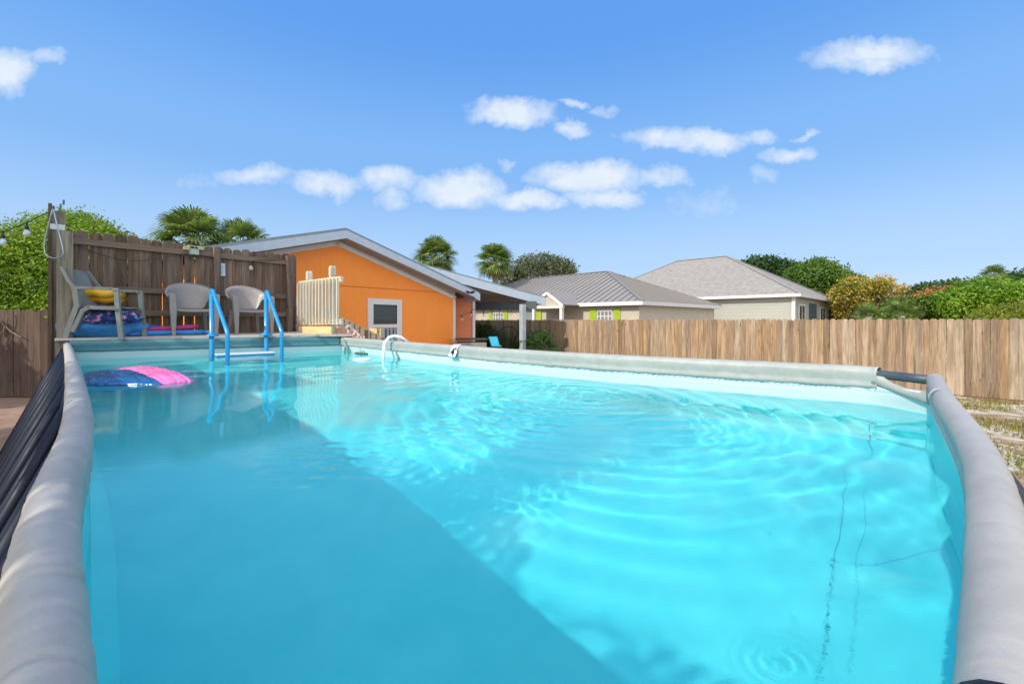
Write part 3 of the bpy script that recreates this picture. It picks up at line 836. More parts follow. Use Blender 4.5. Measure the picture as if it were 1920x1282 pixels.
# wrinkled cushions afloat
def cushion(name, label, cat, corners, h, mat, seed, z=Z_WATER - 0.012, nu=46, nv=30, wr=0.013, flat=2.6, group=None, skirt=0.0, parent=None):
    a, b, c, d = [Vector((p[0], p[1], 0)) for p in corners]
    vs = []; fs = []
    for sgn in (1, -1):
        for i in range(nu + 1):
            for j in range(nv + 1):
                u_, v_ = i / nu, j / nv
                p = (a * (1 - u_) + b * u_) * (1 - v_) + (d * (1 - u_) + c * u_) * v_
                e = (1 - abs(2 * u_ - 1) ** flat) * (1 - abs(2 * v_ - 1) ** flat)
                e = max(e, 0) ** 0.42
                edge = 1 - e
                # creases that run in from the welded edge, plus soft folds
                fold = abs(mn.noise(Vector((u_ * 7 + seed, v_ * 5, seed)))) * 2.4 + abs(mn.noise(Vector((u_ * 17, v_ * 13 + seed, seed * 2)))) * 1.0
                hh = h * e * (1.0 - 0.16 * fold) + wr * (0.5 - abs(mn.noise(Vector((u_ * 24, v_ * 9, seed + 5))))) * min(1, e * 1.6)
                vs.append((p.x, p.y, z + max(0.0, hh) if sgn > 0 else z - 0.35 * h * e))
    W = nv + 1; off = (nu + 1) * W
    for i in range(nu):
        for j in range(nv):
            q = (i * W + j, (i + 1) * W + j, (i + 1) * W + j + 1, i * W + j + 1)
            fs.append(q); fs.append(tuple(off + x for x in q[::-1]))
    me = bpy.data.meshes.new(name); me.from_pydata(vs, [], fs)
    bm_ = bmesh.new(); bm_.from_mesh(me); bmesh.ops.remove_doubles(bm_, verts=bm_.verts, dist=1e-4); bmesh.ops.recalc_face_normals(bm_, faces=bm_.faces); bm_.to_mesh(me); bm_.free()
    o = link(name, me, mat, parent, smooth=True)
    return tag(o, label, cat, group) if label else o
M['pink'] = plain('pink_vinyl', (0.80, 0.17, 0.42), 0.25, var=0.15, scale=3, spec=0.7)
M['bluev'] = plain('blue_vinyl', (0.008, 0.09, 0.25), 0.22, var=0.25, scale=3, spec=0.7)
cushion('pool_float', 'half-deflated shiny pink inflatable float lying on the water', 'pool float',
        [on(368, 716, 1.14), on(300, 722, 1.14), on(203, 696, 1.14), on(292, 693, 1.14)], 0.085, M['pink'], 4.0)
cushion('pool_float', 'half-deflated dark blue inflatable float beside the pink one on the water', 'pool float',
        [on(312, 722, 1.14), on(158, 724, 1.14), on(150, 702, 1.14), on(262, 699, 1.14)], 0.075, M['bluev'], 8.0)

# skimmer hose hooked over the rim
sk = empty('hanging_skimmer', tuple(on(738, 668, Z_WATER)), 'white hooked hose and small skimmer float hanging over the far right rim', 'skimmer')
RP = lambda px, z, off=0.0: None
def rim_point(px):
    """point of the right-hand rim centre line seen in column px"""
    best = min(pr, key=lambda q: abs(q[0] / q[1] - (px - 960) / 820)); return Vector((best[0], best[1], Z_RIM))
q = rim_point(740); inn = Vector((-.72, -.69, 0)) * 1.0
mb = MB(); mb.tube([q - inn * .10 + Vector((.14, .02, -.02)), q - inn * .03 + Vector((.06, 0, .085)), q + Vector((0, 0, .105)), q + inn * .06 + Vector((-.015, 0, .09)), q + inn * .11 + Vector((-.03, 0, .02)), zz(q + inn * .13, 1.16) + Vector((-.03, 0, 0)), zz(q + inn * .14, 0.93) + Vector((-.03, 0, 0))], 0.023, 12)
mb.build('hooked_hose', M['white'], sk, smooth=True)
mb = MB(); mb.tube([q + inn * .05 + Vector((.02, 0, .06)), q + inn * .10 + Vector((.10, 0, -.05)), q + inn * .13 + Vector((.17, .0, -.20)), q + inn * .14 + Vector((.20, 0, -.4))], 0.016, 10)
M['teal'] = plain('teal_grey_rubber', (0.13, 0.27, 0.27), 0.5)
mb.build('brace_hose', M['teal'], sk, smooth=True)
mb = MB(); c_ = zz(q + inn * .42 + Vector((-.03, 0, 0)), Z_WATER + .006); mb.lathe(c_, [(0.02, -.02), (0.11, -.012), (0.125, 0.0), (0.10, .014), (0.02, .02)], 20); mb.build('skimmer_float', M['white'], sk, smooth=True)
mb = MB(); q = rim_point(654)
for dx in (0.0, 0.07):
    mb.tube([q + inn * .06 + Vector((-.03, 0, -.0)), q + inn * .10 + Vector((.04 + dx * .4, 0, -.10)), q + inn * .15 + Vector((.08 + dx, 0, -.24))], 0.018, 8)
tag(mb.build('forked_hose', M['teal'], None, smooth=True), 'dark teal forked hose dangling from the rim next to the deck corner', 'hose')
# little floating dispenser with a green crown
cf = on(686, 663, Z_WATER)
fl_ = empty('chlorine_floater', tuple(cf), 'small green domed chemical floater ringed with dark debris on the water', 'floater')
mb = MB(); mb.lathe(cf, [(0.03, -.03), (0.13, -.01), (0.14, .006), (0.12, .018), (0.05, .022)], 22); mb.build('base', M['teal'], fl_, smooth=True)
mb = MB()
for i in range(9):
    a = i * 0.7; mb.lathe(cf + Vector((.05 * math.cos(a), .05 * math.sin(a), .02)), [(0.035, 0), (0.03, .03), (0.012, .055 + .02 * (i % 3))], 8)
mb.build('dome', plain('sea_green_plastic', (0.16, 0.42, 0.36), 0.4), fl_, smooth=True)
mb = MB()
for i in range(26):
    a = i * 0.2417 + .1; rr = 0.14 + rng.uniform(-.01, .02); mb.lathe(cf + Vector((rr * math.cos(a), rr * math.sin(a), .004)), [(0.008, 0), (0.016, .008), (0.006, .02)], 6)
mb.build('debris_ring', plain('dark_weed', (0.02, 0.05, 0.03), 0.8), fl_)
# depth marker draped over the rim
q = rim_point(856)
k_ = int(np.argmin(np.abs(pr[:, 0] / pr[:, 1] - (856 - 960) / 820)))
tv = Vector((pr[k_ - 6][0] - pr[k_ + 6][0], pr[k_ - 6][1] - pr[k_ + 6][1], 0)).normalized()     # runs towards the right of the picture
nv_ = Vector((-tv.y, tv.x, 0)); nv_ = nv_ if nv_.dot(Vector((0, -1, 0))) > 0 else -nv_
dm = empty('depth_marker', tuple(q), 'white vinyl 4 FT depth marker draped over the right-hand rim', 'depth marker')
sec = [(-0.01, .050), (.022, .044), (.040, .026), (.051, .0), (.055, -.03), (.070, -.065), (.078, -.085)]
vs_ = []; 
for (o_, dz) in sec:
    for w in (-.065, .065): vs_.append(q + nv_ * (o_ + .003) + tv * (w + .045 - o_ * .3) + Vector((0, 0, dz + .002)))
me = bpy.data.meshes.new('marker_sheet'); me.from_pydata([tuple(v) for v in vs_], [], [(i * 2, i * 2 + 1, i * 2 + 3, i * 2 + 2) for i in range(len(sec) - 1)])
o = link('marker_sheet', me, M['white'], dm, smooth=True); sd = o.modifiers.new('t', 'SOLIDIFY'); sd.thickness = .002
M['ink'] = plain('black_ink', (0.01, 0.012, 0.015), 0.5)
def text(name, body, size, loc, xdir, ydir, parent, mat, extrude=0.0006):
    cu = bpy.data.curves.new(name, 'FONT'); cu.body = body; cu.size = size; cu.extrude = extrude; cu.offset = 0.002; cu.align_x = 'CENTER'
    cu.materials.append(mat)
    o = bpy.data.objects.new(name, cu); col.objects.link(o)
    x = Vector(xdir).normalized(); z = x.cross(Vector(ydir)).normalized(); y = z.cross(x)
    Mx = Matrix((x, y, z)).transposed().to_4x4(); Mx.translation = Vector(loc)
    if parent: o.parent = parent; Mx = root_matrix(parent).inverted() @ Mx
    bpy.context.view_layer.update()
    me = bpy.data.meshes.new_from_object(o.evaluated_get(bpy.context.evaluated_depsgraph_get()))
    bpy.data.objects.remove(o); bpy.data.curves.remove(cu)
    o = bpy.data.objects.new(name, me); col.objects.link(o); o.parent = parent; o.matrix_local = Mx
    return o
yd = (Vector((0, 0, .115)) - nv_ * .03).normalized()
text('numeral', '4', 0.12, q + nv_ * .083 + tv * .03 + Vector((0, 0, -.068)), tv, yd, dm, M['ink'])
text('unit_letters', 'FT', 0.035, q + nv_ * .068 + tv * .078 + Vector((0, 0, -.004)), tv, yd, dm, M['ink'])
# repair patch on the near right rim
mb = MB()
kk = 500; pA = Vector((*pn[kk][:2], 0)); pt = Vector((pn[kk + 8][0] - pn[kk - 8][0], pn[kk + 8][1] - pn[kk - 8][1], 0)).normalized(); po = Vector((-pt.y, pt.x, 0))
sheet = []
for i in range(8):
    a = R(0 + i * 11); rr = 0.0445
    for w in (-.02 - .006 * (i % 2) + .004 * i, .035 + .008 * (i % 3) - .003 * i): sheet.append(pA + po * rr * math.cos(a) + pt * w + Vector((0, 0, Z_RIM + rr * math.sin(a))))
me = bpy.data.meshes.new('repair_patch'); me.from_pydata([tuple(v) for v in sheet], [], [(i * 2, i * 2 + 1, i * 2 + 3, i * 2 + 2) for i in range(7)])
o = link('repair_patch', me, M['white'], pool, smooth=True)
# thin dark creases on the pool floor with bits of debris: loose threads of weed
M['thread'] = plain('dark_weed_thread', (0.03, 0.24, 0.28), 0.8)
def floor_pt(px, py, depth=None):
    """where the sight line through (px,py), bent by the water, meets the pool floor"""
    p = on(px, py, Z_WATER); d = Vector((p.x, p.y, Z_WATER - EYE)); h = math.hypot(d.x, d.y)
    s_ = (h / d.length) / 1.333; tn = s_ / math.sqrt(1 - s_ * s_); dd = Z_WATER - Z_FLOOR - 0.006
    return Vector((p.x + d.x / h * tn * dd, p.y + d.y / h * tn * dd, Z_FLOOR + 0.006))
_IN = inset(LOOP, 0.0)
def inside(x, y):
    c = False; n = len(_IN); j = n - 1
    for i in range(n):
        if (_IN[i][1] > y) != (_IN[j][1] > y) and x < (_IN[j][0] - _IN[i][0]) * (y - _IN[i][1]) / (_IN[j][1] - _IN[i][1]) + _IN[i][0]: c = not c
        j = i
    return c
def under_pt(px, py):
    """first liner point (floor or wall) met by the bent sight line"""
    p = on(px, py, Z_WATER); f = floor_pt(px, py); k = 0
    while k < 200:
        q = p.lerp(f, k / 200)
        if not inside(q.x, q.y): break
        k += 1
    return p.lerp(f, max(0, k - 2) / 200)
def thread(pxs, label, rad=0.0035):
    pts = [under_pt(*q) for q in pxs]
    o_ = []
    for i in range(len(pts) - 1):
        for k in range(6):
            t_ = k / 6; p = pts[i].lerp(pts[i + 1], t_); o_.append(p + Vector((mn.noise(p * 5) * .002, mn.noise(p * 5 + Vector((9, 0, 0))) * .002, 0)))
    o_.append(pts[-1])
    mb = MB(); mb.tube(o_, rad, 5)
    ob = mb.build('weed_thread', M['thread'], None); ob.cycles.is_caustics_receiver = True
    return tag(ob, label, 'debris', 'dark threads of debris on the pool floor')
thread([(1595, 868), (1580, 960), (1567, 1056), (1553, 1120), (1550, 1180), (1532, 1282)], 'long dark thread running down the pool floor near the right rim', 0.0008)
thread([(1638, 790), (1636, 815), (1632, 845), (1622, 862), (1608, 856)], 'short hooked dark thread on the pool floor below the bare pipe', 0.0014)
thread([(1570, 1056), (1640, 1063), (1710, 1058), (1780, 1040)], 'faint curved dark thread reaching sideways to the near right rim', 0.0005)
thread([(1630, 870), (1624, 945), (1603, 1150), (1590, 1260)], 'very faint second thread beside the long one on the pool floor', 0.0004)
for px, py, sx in ((1567, 1052, .009), (1563, 1062, .008), (1551, 1170, .008), (1549, 1180, .006), (1445, 1002, .005), (1530, 1000, .004)):
    sx *= .6; p = floor_pt(px, py); mb = MB(); mb.lathe(p, [(sx * .4, 0), (sx, sx * .4), (sx * .7, sx * .9), (sx * .2, sx)], 7)
    ob = mb.build('leaf_crumb', M['thread'], None); ob.cycles.is_caustics_receiver = True
    tag(ob, 'tiny dark leaf crumb lying on the turquoise pool floor', 'debris', 'leaf crumbs on the pool floor')

# ------------------------------------------------------------------ chairs
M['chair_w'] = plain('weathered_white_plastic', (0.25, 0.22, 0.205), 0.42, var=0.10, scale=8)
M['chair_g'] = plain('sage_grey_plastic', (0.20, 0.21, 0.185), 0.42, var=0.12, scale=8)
def sheet_mesh(name, grid, mat, parent, thick):
    nu, nv = len(grid), len(grid[0])
    vs_ = [tuple(p) for row in grid for p in row]
    fs_ = [(i * nv + j, i * nv + j + 1, (i + 1) * nv + j + 1, (i + 1) * nv + j) for i in range(nu - 1) for j in range(nv - 1)]
    me = bpy.data.meshes.new(name); me.from_pydata(vs_, [], fs_)
    o = link(name, me, mat, parent, smooth=True, world_space=False)
    s_ = o.modifiers.new('t', 'SOLIDIFY'); s_.thickness = thick; s_.offset = 0
    return o
def shell_chair(loc, face, label, group):
    """moulded garden chair with a round clam-shell back that sweeps into the arms; local -Y is the front"""
    root = empty('garden_chair', loc, label, 'chair', group, rz=face)
    m = M['chair_w']
    g = []
    for i in range(33):
        a = -100 + 200 * i / 32; ar = R(a); row = []
        top = 0.585 + 0.275 * max(0, math.cos(ar * 0.86)) ** 1.1
        for j in range(9):
            v_ = j / 8
            low = 0.40 if abs(a) < 52 else 0.40 + 0.20 * min(1, (abs(a) - 52) / 14)
            z = low + (top - low) * v_
            rr = 0.195 + 0.115 * max(0, (z - .4) / .43) ** 0.8 + (0.035 if j == 8 else 0.0) + 0.02 * v_
            row.append((rr * math.sin(ar) * 1.04, rr * math.cos(ar) * 0.92 - .01, z - (0.012 if j == 8 else 0)))
        g.append(row)
    sheet_mesh('backrest', g, m, root, 0.006)
    g = []
    for i in range(15):
        u_ = i / 14 * 2 - 1; row = []
        for j in range(13):
            v_ = j / 12; y = 0.22 - 0.46 * v_
            w = 0.20 + 0.05 * math.sin(min(1, v_ * 1.4) * math.pi / 2)
            row.append((u_ * w, y, 0.415 - 0.018 * (1 - u_ * u_) - (0.035 * max(0, (v_ - .85) / .15) ** 2)))
        g.append(row)
    sheet_mesh('seat', g, m, root, 0.008)
    for s_ in (-1, 1):
        # arm continues forward from the shell and turns down into the front leg
        mb = MB(); path = [(0.30, -0.05, 0.655), (0.305, -0.14, 0.650), (0.295, -0.22, 0.64), (0.285, -0.255, 0.61)]
        for q in range(len(path) - 1):
            a_ = Vector((s_ * path[q][0], path[q][1], path[q][2])); b_ = Vector((s_ * path[q + 1][0], path[q + 1][1], path[q + 1][2]))
            mb.bar(a_, b_ + (b_ - a_) * .12, 0.062, 0.016)
        mb.build('armrest', m, root, ws=False)
        mb = MB()
        for (t0_, t1_, w0, w1) in ((0, 1, .060, .036),):
            a_ = Vector((s_ * .285, -.25, .63)); b_ = Vector((s_ * .27, -.285, 0.0))
            n4 = []
            for p, w in ((a_, .075), (Vector((s_ * .275, -.255, .40)), .085), (b_, .045)):
                n4.append([p + Vector((dx * w / 2, dy * w / 2, 0)) for dx, dy in ((-1, -1), (1, -1), (1, 1), (-1, 1))])
            vs_ = [p for r_ in n4 for p in r_]
            mb.add(vs_, [(3, 2, 1, 0)] + [(i * 4 + k, i * 4 + (k + 1) % 4, i * 4 + 4 + (k + 1) % 4, i * 4 + 4 + k) for i in range(2) for k in range(4)] + [(8, 9, 10, 11)])
        mb.build('leg', m, root, bevel=0.008, ws=False)
        mb = MB()
        n4 = []
        for p, w in ((Vector((s_ * .19, .19, .42)), .07), (Vector((s_ * .24, .27, 0.0)), .04)):
            n4.append([p + Vector((dx * w / 2, dy * w / 2, 0)) for dx, dy in ((-1, -1), (1, -1), (1, 1), (-1, 1))])
        mb.add([p for r_ in n4 for p in r_], [(3, 2, 1, 0)] + [(k, (k + 1) % 4, 4 + (k + 1) % 4, 4 + k) for k in range(4)] + [(4, 5, 6, 7)])
        mb.build('leg', m, root, bevel=0.006, ws=False)
    return root
fa = math.atan2(0.79, 0.61)                            # turns local -Y towards the pool
pm = at(360, 628, 6.98); prt = at(466, 628, 7.62)
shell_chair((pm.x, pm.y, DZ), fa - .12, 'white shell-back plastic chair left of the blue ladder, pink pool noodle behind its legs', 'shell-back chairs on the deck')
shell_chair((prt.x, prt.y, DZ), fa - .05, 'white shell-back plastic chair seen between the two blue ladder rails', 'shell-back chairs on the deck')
def arm_chair(loc, face, label):
    """high-backed stacking chair seen from the side: open arm loop, splayed legs"""
    root = empty('stacking_chair', loc, label, 'chair', None, rz=face); m = M['chair_g']
    def slab(pts, w, t_, name):
        mb = MB()
        for i in range(len(pts) - 1):
            a_, b_ = Vector(pts[i]), Vector(pts[i + 1]); e_ = (b_ - a_).normalized() * (t_ * .45)
            mb.bar(a_ - e_, b_ + e_, w, t_, up=(0, -1, .2) if abs((b_ - a_).normalized().z) > .7 else (0, 0, 1))
        return mb.build(name, m, root, bevel=0.006, ws=False)
    g = []
    for i in range(13):
        u_ = i / 12 * 2 - 1; row = []
        for j in range(13):
            v_ = j / 12; z = 0.40 + 0.52 * v_; y = 0.19 + 0.16 * v_ + 0.03 * (1 - u_ * u_)
            row.append((u_ * (0.20 + 0.03 * math.sin(v_ * 3.1)), y, z - 0.03 * abs(u_) ** 3 * v_))
        g.append(row)
    sheet_mesh('backrest', g, m, root, 0.008)
    g = [[((i / 12 * 2 - 1) * .23, .20 - .45 * j / 10, .415 - .02 * (1 - (i / 6 - 1) ** 2)) for j in range(11)] for i in range(13)]
    sheet_mesh('seat', g, m, root, 0.01)
    for s_ in (-1, 1):
        x = s_ * .27
        slab([(x * .9, .36, .91), (x, .27, .74), (x, .20, .64)], .035, .04, 'back_stile')
        slab([(x, .22, .655), (x, .0, .655), (x, -.20, .65), (x, -.26, .62)], .05, .035, 'armrest')
        slab([(x, -.255, .63), (x, -.27, .36), (x, -.31, .0)], .05, .055, 'leg')
        slab([(x, .20, .65), (x * .98, .18, .42), (x, .30, .0)], .05, .06, 'leg')
        slab([(x * .98, -.25, .39), (x * .98, .05, .40), (x * .98, .12, .36), (x, .22, .1)], .04, .05, 'side_rail')
    return root
p_ = at(196, 634, 5.98)
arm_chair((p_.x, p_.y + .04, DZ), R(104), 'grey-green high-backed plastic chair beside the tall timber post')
# ------------------------------------------------------------------ things lying on the deck
def noodle(name, label, p0, p1, sag, mat, rad=0.032, group='pool noodles on the deck'):
    a, b = Vector(p0), Vector(p1); pts = []
    for i in range(13):
        t_ = i / 12; p = a.lerp(b, t_); p.z += sag * math.sin(math.pi * t_); p += Vector((-.02, .03, 0)) * math.sin(t_ * 5)
        pts.append(p)
    mb = MB(); mb.tube(pts, rad, 12)
    return tag(mb.build(name, mat, None, smooth=True), label, 'pool noodle', group)
def dk(px, d, z): 
    p = at(px, 600, d); return (p.x, p.y, DZ + z)
M['n_blue'] = plain('royal_blue_foam', (0.02, 0.09, 0.42), 0.7); M['n_pink'] = plain('raspberry_foam', (0.42, 0.03, 0.14), 0.7)
M['n_light'] = plain('sky_blue_foam', (0.03, 0.22, 0.58), 0.7); M['n_white'] = plain('pale_blue_foam', (0.34, 0.48, 0.56), 0.7)
noodle('pool_noodle', 'royal blue pool noodle, topmost of the pile behind the chairs', dk(225, 6.35, .17), dk(345, 7.15, .05), .02, M['n_blue'])
noodle('pool_noodle', 'raspberry pink pool noodle on top of the blue ones', dk(235, 6.22, .095), dk(371, 6.95, .135), -.01, M['n_pink'], .036)
noodle('pool_noodle', 'bright sky blue pool noodle below the pink one', dk(225, 6.15, .04), dk(384, 7.0, .045), .0, M['n_light'], .036)
noodle('pool_noodle', 'pale whitish pool noodle lowest in the pile near the ladder', dk(300, 6.9, .03), dk(398, 7.25, .04), .0, M['n_white'], .03)
M['yellow'] = plain('yellow_vinyl', (0.66, 0.36, 0.005), 0.3, spec=0.6)
def ring(name, label, c, Rr, r, tilt, mat, n=40):
    pts = [c + Matrix.Rotation(tilt, 3, 'X') @ Vector((Rr * math.cos(2 * math.pi * i / n), Rr * .72 * math.sin(2 * math.pi * i / n), 0.012 * math.sin(5 * i))) for i in range(n)]
    mb = MB(); mb.tube(pts, [r * (1 + .06 * math.sin(i * 1.9)) for i in range(n)], 14, closed=True)
    return tag(mb.build(name, mat, None, smooth=True), label, 'swim ring')
def bag(name, label, cat, c, size, mat, seed, rz=0.0, amp=0.18):
    """slumped soft heap"""
    vs_ = []; fs_ = []; nu, nv = 44, 20
    for i in range(nv + 1):
        ph = (i / nv) * math.pi
        for j in range(nu):
            th = 2 * math.pi * j / nu
            d = Vector((math.sin(ph) * math.cos(th), math.sin(ph) * math.sin(th), math.cos(ph)))
            k = 1 + amp * mn.noise(d * 1.7 + Vector((seed, 0, 0))) + amp * .55 * abs(mn.noise(d * 5 + Vector((0, seed, 0)))) * 1.4 + amp * .2 * mn.noise(d * 13)
            p = Vector((d.x * size[0] * k, d.y * size[1] * k, max(-.98, d.z) * size[2] * k))
            p = Matrix.Rotation(rz, 3, 'Z') @ p
            p.z = max(p.z, -size[2] * .82)
            vs_.append(tuple(Vector(c) + p))
    for i in range(nv):
        for j in range(nu): fs_.append((i * nu + j, (i + 1) * nu + j, (i + 1) * nu + (j + 1) % nu, i * nu + (j + 1) % nu))
    me = bpy.data.meshes.new(name); me.from_pydata(vs_, [], fs_)
    o = link(name, me, mat, None, smooth=True)
    return tag(o, label, cat)
def patterned(name, base, cols, scale):
    m, t, p, out = material(name)
    vo = t.add('ShaderNodeTexVoronoi', ins={'Vector': t.mapping(obj_coord(t), scale=(1, 1, 1)), 'Scale': scale})
    n_ = t.noise(obj_coord(t), scale * .8, 3)
    c = t.ramp(t.add('ShaderNodeSeparateColor', ins={0: vo.outputs['Color']}).outputs[0], [(i / len(cols), c_) for i, c_ in enumerate(cols)], 'CONSTANT')
    c = t.mix(t.rng(n_, 0.48, 0.52, 0, 1), base, c)
    t.set(p.inputs['Base Color'], c); p.inputs['Roughness'].default_value = 0.8
    return m
M['floral'] = patterned('floral_cloth', (0.012, 0.02, 0.11), [(0.012, 0.02, 0.11), (0.50, 0.14, 0.28), (0.10, 0.30, 0.42), (0.48, 0.42, 0.46), (0.03, 0.06, 0.25), (0.45, 0.22, 0.35)], 17)
M['bluesoft'] = plain('mid_blue_vinyl', (0.035, 0.21, 0.50), 0.5, var=0.25, scale=5)
bag('blue_inflatable', 'slumped mid-blue deflated inflatable heaped on the deck under the floral cloth', 'inflatable', Vector(dk(196, 6.12, .155)), (.44, .24, .20), M['bluesoft'], 2.0, R(48))
bag('floral_cloth', 'dark blue floral cloth with pink flowers draped over the blue inflatable heap', 'towel', Vector(dk(212, 6.02, .27)), (.30, .15, .10), M['floral'], 5.0, R(48), .22)
bag('floral_bag', 'navy striped and flowered bag under the yellow ring by the timber post', 'bag', Vector(dk(160, 6.15, .42)), (.22, .17, .13), M['floral'], 9.0, R(48))
bag('dark_bag', 'dark navy bag on the deck boards behind the left chair', 'bag', Vector(dk(163, 6.22, .14)), (.24, .18, .17), plain('navy_cloth', (0.008, 0.012, 0.035), 0.8), 3.0, R(48))
bag('yellow_inflatable', 'crumpled yellow inflatable squeezed against the timber post', 'inflatable', Vector(dk(146, 6.02, .20)), (.085, .085, .22), M['yellow'], 7.0, 0, .35)
ring('swim_ring', 'yellow inflatable swim ring on top of the heap behind the left chair', Vector(dk(182, 6.25, .60)), .27, .065, R(-4), M['yellow'])
ring('swim_ring', 'second yellow ring below the top one, mostly hidden by the left chair', Vector(dk(187, 6.28, .52)), .25, .05, R(-3), plain('deep_yellow_vinyl', (0.58, 0.26, 0.004), 0.35))
bag('yellow_inflatable', 'small yellow puffed inflatable beside the timber post above the floral bag', 'inflatable', Vector(dk(145, 6.12, .62)), (.12, .12, .11), M['yellow'], 1.0, 0, .15)

# sign on the privacy fence
def on_fence(px, py, off=0.075):
    """point on the picket face of the privacy fence"""
    k = (px - 960) / 820; o = G0 + gn * off
    # (o + gd s).x = k (o + gd s).y
    s = (k * o.y - o.x) / (gd.x - k * gd.y); p = o + gd * s
    p.z = EYE - (py - 600) / 820 * p.y; return p
sg = empty('pool_rules_sign', tuple(on_fence(412, 505)), 'small pale printed sheet pinned to the privacy fence above the two shell-back chairs', 'sign')
a_, b_, c_, d_ = on_fence(402.5, 517), on_fence(422.5, 517.5), on_fence(422, 494), on_fence(402, 493)
mb = MB(); mb.prism([a_, b_, c_, d_], gn * 0.004); mb.build('sheet', plain('laminated_sheet', (0.52, 0.58, 0.72), 0.4, var=0.03), sg)
M['print'] = plain('blue_grey_print', (0.05, 0.12, 0.24), 0.6)
M['print2'] = plain('pale_grey_print', (0.28, 0.34, 0.42), 0.6)
mb = MB()
def strip(x0, x1, y0, y1, mbx): mbx.prism([on_fence(x0, y1, .0815), on_fence(x1, y1, .0815), on_fence(x1, y0, .0815), on_fence(x0, y0, .0815)], gn * 0.001)
strip(409.5, 414.5, 495.5, 497, mb); strip(408.5, 415.5, 497.6, 499.6, mb); mb.build('printed_heading', M['print'], sg)
mb = MB(); strip(404, 420, 501.2, 502.2, mb)
for i in range(6): strip(408.5, 418.5 - (i % 3), 504.6 + i * 1.7, 505.3 + i * 1.7, mb)
mb.build('printed_lines', M['print2'], sg)
# solar light on the fence post
sl = empty('solar_light', tuple(on_fence(366, 466)), 'small greenish twin-lamp light box on top of the privacy fence post', 'light')
an = math.atan2(gd.y, gd.x)
mb = MB(); p_ = on_fence(364, 472, .14); mb.box(p_, (.13, .06, .10), an); mb.build('housing', plain('pale_green_plastic', (0.36, 0.46, 0.38), 0.5), sl, bevel=.006)
mb = MB(); p_ = on_fence(363, 462.5, .14); mb.box(p_, (.17, .12, .012), an + .1); mb.build('solar_cap', plain('cream_plastic', (0.50, 0.46, 0.34), 0.5), sl, bevel=.003)
for px in (350, 376):
    mb = MB(); p_ = on_fence(px, 465.5, .16); mb.box(p_, (.09, .06, .06), an); mb.build('lamp_head', plain('yellowed_lens', (0.42, 0.38, 0.20), 0.4), sl, bevel=.006)

# string lights
M['cable'] = plain('black_cable', (0.012, 0.012, 0.013), 0.6)
def glass_mat():
    m, t, p, out = material('bulb_glass')
    p.inputs['Base Color'].default_value = (0.92, 0.93, 0.92, 1); p.inputs['Roughness'].default_value = 0.04; p.inputs['Transmission Weight'].default_value = 0.75; p.inputs['IOR'].default_value = 1.2
    return m
M['bulb'] = glass_mat()
def string_light(name, label, pts, bulbs, s=1.0, r=0.006, drop=.05):
    root = empty(name, tuple(pts[0]), label, 'string light')
    P = spline([tuple(p) for p in pts], 60); mb = MB(); mb.tube([Vector(p) for p in P], r, 6); mb.build('cable', M['cable'], root, smooth=True)
    for t_ in bulbs:
        c = Vector(P[int(t_ * 59)])
        mb = MB(); mb.lathe(c - Vector((0, 0, drop * s + .05 * s)), [(.011 * s, 0.065 * s + drop * s * .6), (.012 * s, .05 * s), (.021 * s, .045 * s), (.023 * s, 0.0), (.016 * s, -.004 * s)], 12); k_ = mb.build('socket', M['cable'], root, smooth=True)
        mb = MB(); mb.lathe(c - Vector((0, 0, drop * s + .05 * s)), [(.014 * s, -.002 * s), (.022 * s, -.02 * s), (.038 * s, -.055 * s), (.041 * s, -.075 * s), (.034 * s, -.10 * s), (.018 * s, -.112 * s), (.003 * s, -.116 * s)], 16); mb.build('bulb', M['bulb'], root, smooth=True)
    return root
string_light('string_light', 'black string light with round clear bulbs swagging left from the tall timber post', [at(91, 398, 5.9), at(75, 405, 5.85), at(62, 412, 5.8), at(40, 422, 5.7), at(12, 432, 5.6), at(-40, 445, 5.4)], (0.36, 0.71), .85)
string_light('string_light', 'thin dark string light sagging across the face of the privacy fence', [on_fence(138, 457, .12), on_fence(180, 474, .13), on_fence(232, 488, .13), on_fence(290, 486, .13), on_fence(352, 476, .13), on_fence(430, 488, .13), on_fence(455, 490, .13), on_fence(500, 488, .13), on_fence(540, 486, .13)], (0.79,), 0.9, .005, .03)

# ------------------------------------------------------------------ orange house
def siding(name, colr, period=0.18, horiz=True, rough=0.6, depth=0.012, groove=0.2):
    m, t, p, out = material(name)
    oc = obj_coord(t); sp = t.add('ShaderNodeSeparateXYZ', ins={0: oc})
    s_ = sp.outputs[2] if horiz else t.math('ADD', t.math('MULTIPLY', sp.outputs[0], 0.6), t.math('MULTIPLY', sp.outputs[1], 0.8))
    fr = t.math('FRACT', t.math('DIVIDE', s_, period))
    n1 = t.noise(oc, 1.2, 5, 0.6); n2 = t.noise(t.mapping(oc, scale=(1, 1, .15)), 14, 4, 0.6)
    f_ = t.math('ADD', t.math('MULTIPLY', n1, .5), t.math('MULTIPLY', n2, .5))
    c = t.ramp(f_, [(0.3, tuple(x * .93 for x in colr)), (0.7, tuple(min(1, x * 1.05) for x in colr))])
    c = t.mix(t.rng(fr, 0.10 if horiz else 0.03, 0.0, 0, groove), c, tuple(x * .35 for x in colr))
    t.set(p.inputs['Base Color'], c); p.inputs['Roughness'].default_value = rough
    b = t.add('ShaderNodeBump', ins={'Strength': 0.6, 'Distance': depth, 'Height': fr if horiz else t.rng(fr, 0.0, 0.04, 0, 1)}); t.set(p.inputs['Normal'], b)
    return m
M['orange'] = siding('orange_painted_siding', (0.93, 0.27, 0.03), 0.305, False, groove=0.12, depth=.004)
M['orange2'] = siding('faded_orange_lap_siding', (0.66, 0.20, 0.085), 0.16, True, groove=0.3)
M['trim'] = plain('warm_white_trim', (0.64, 0.61, 0.58), 0.55, var=0.04)
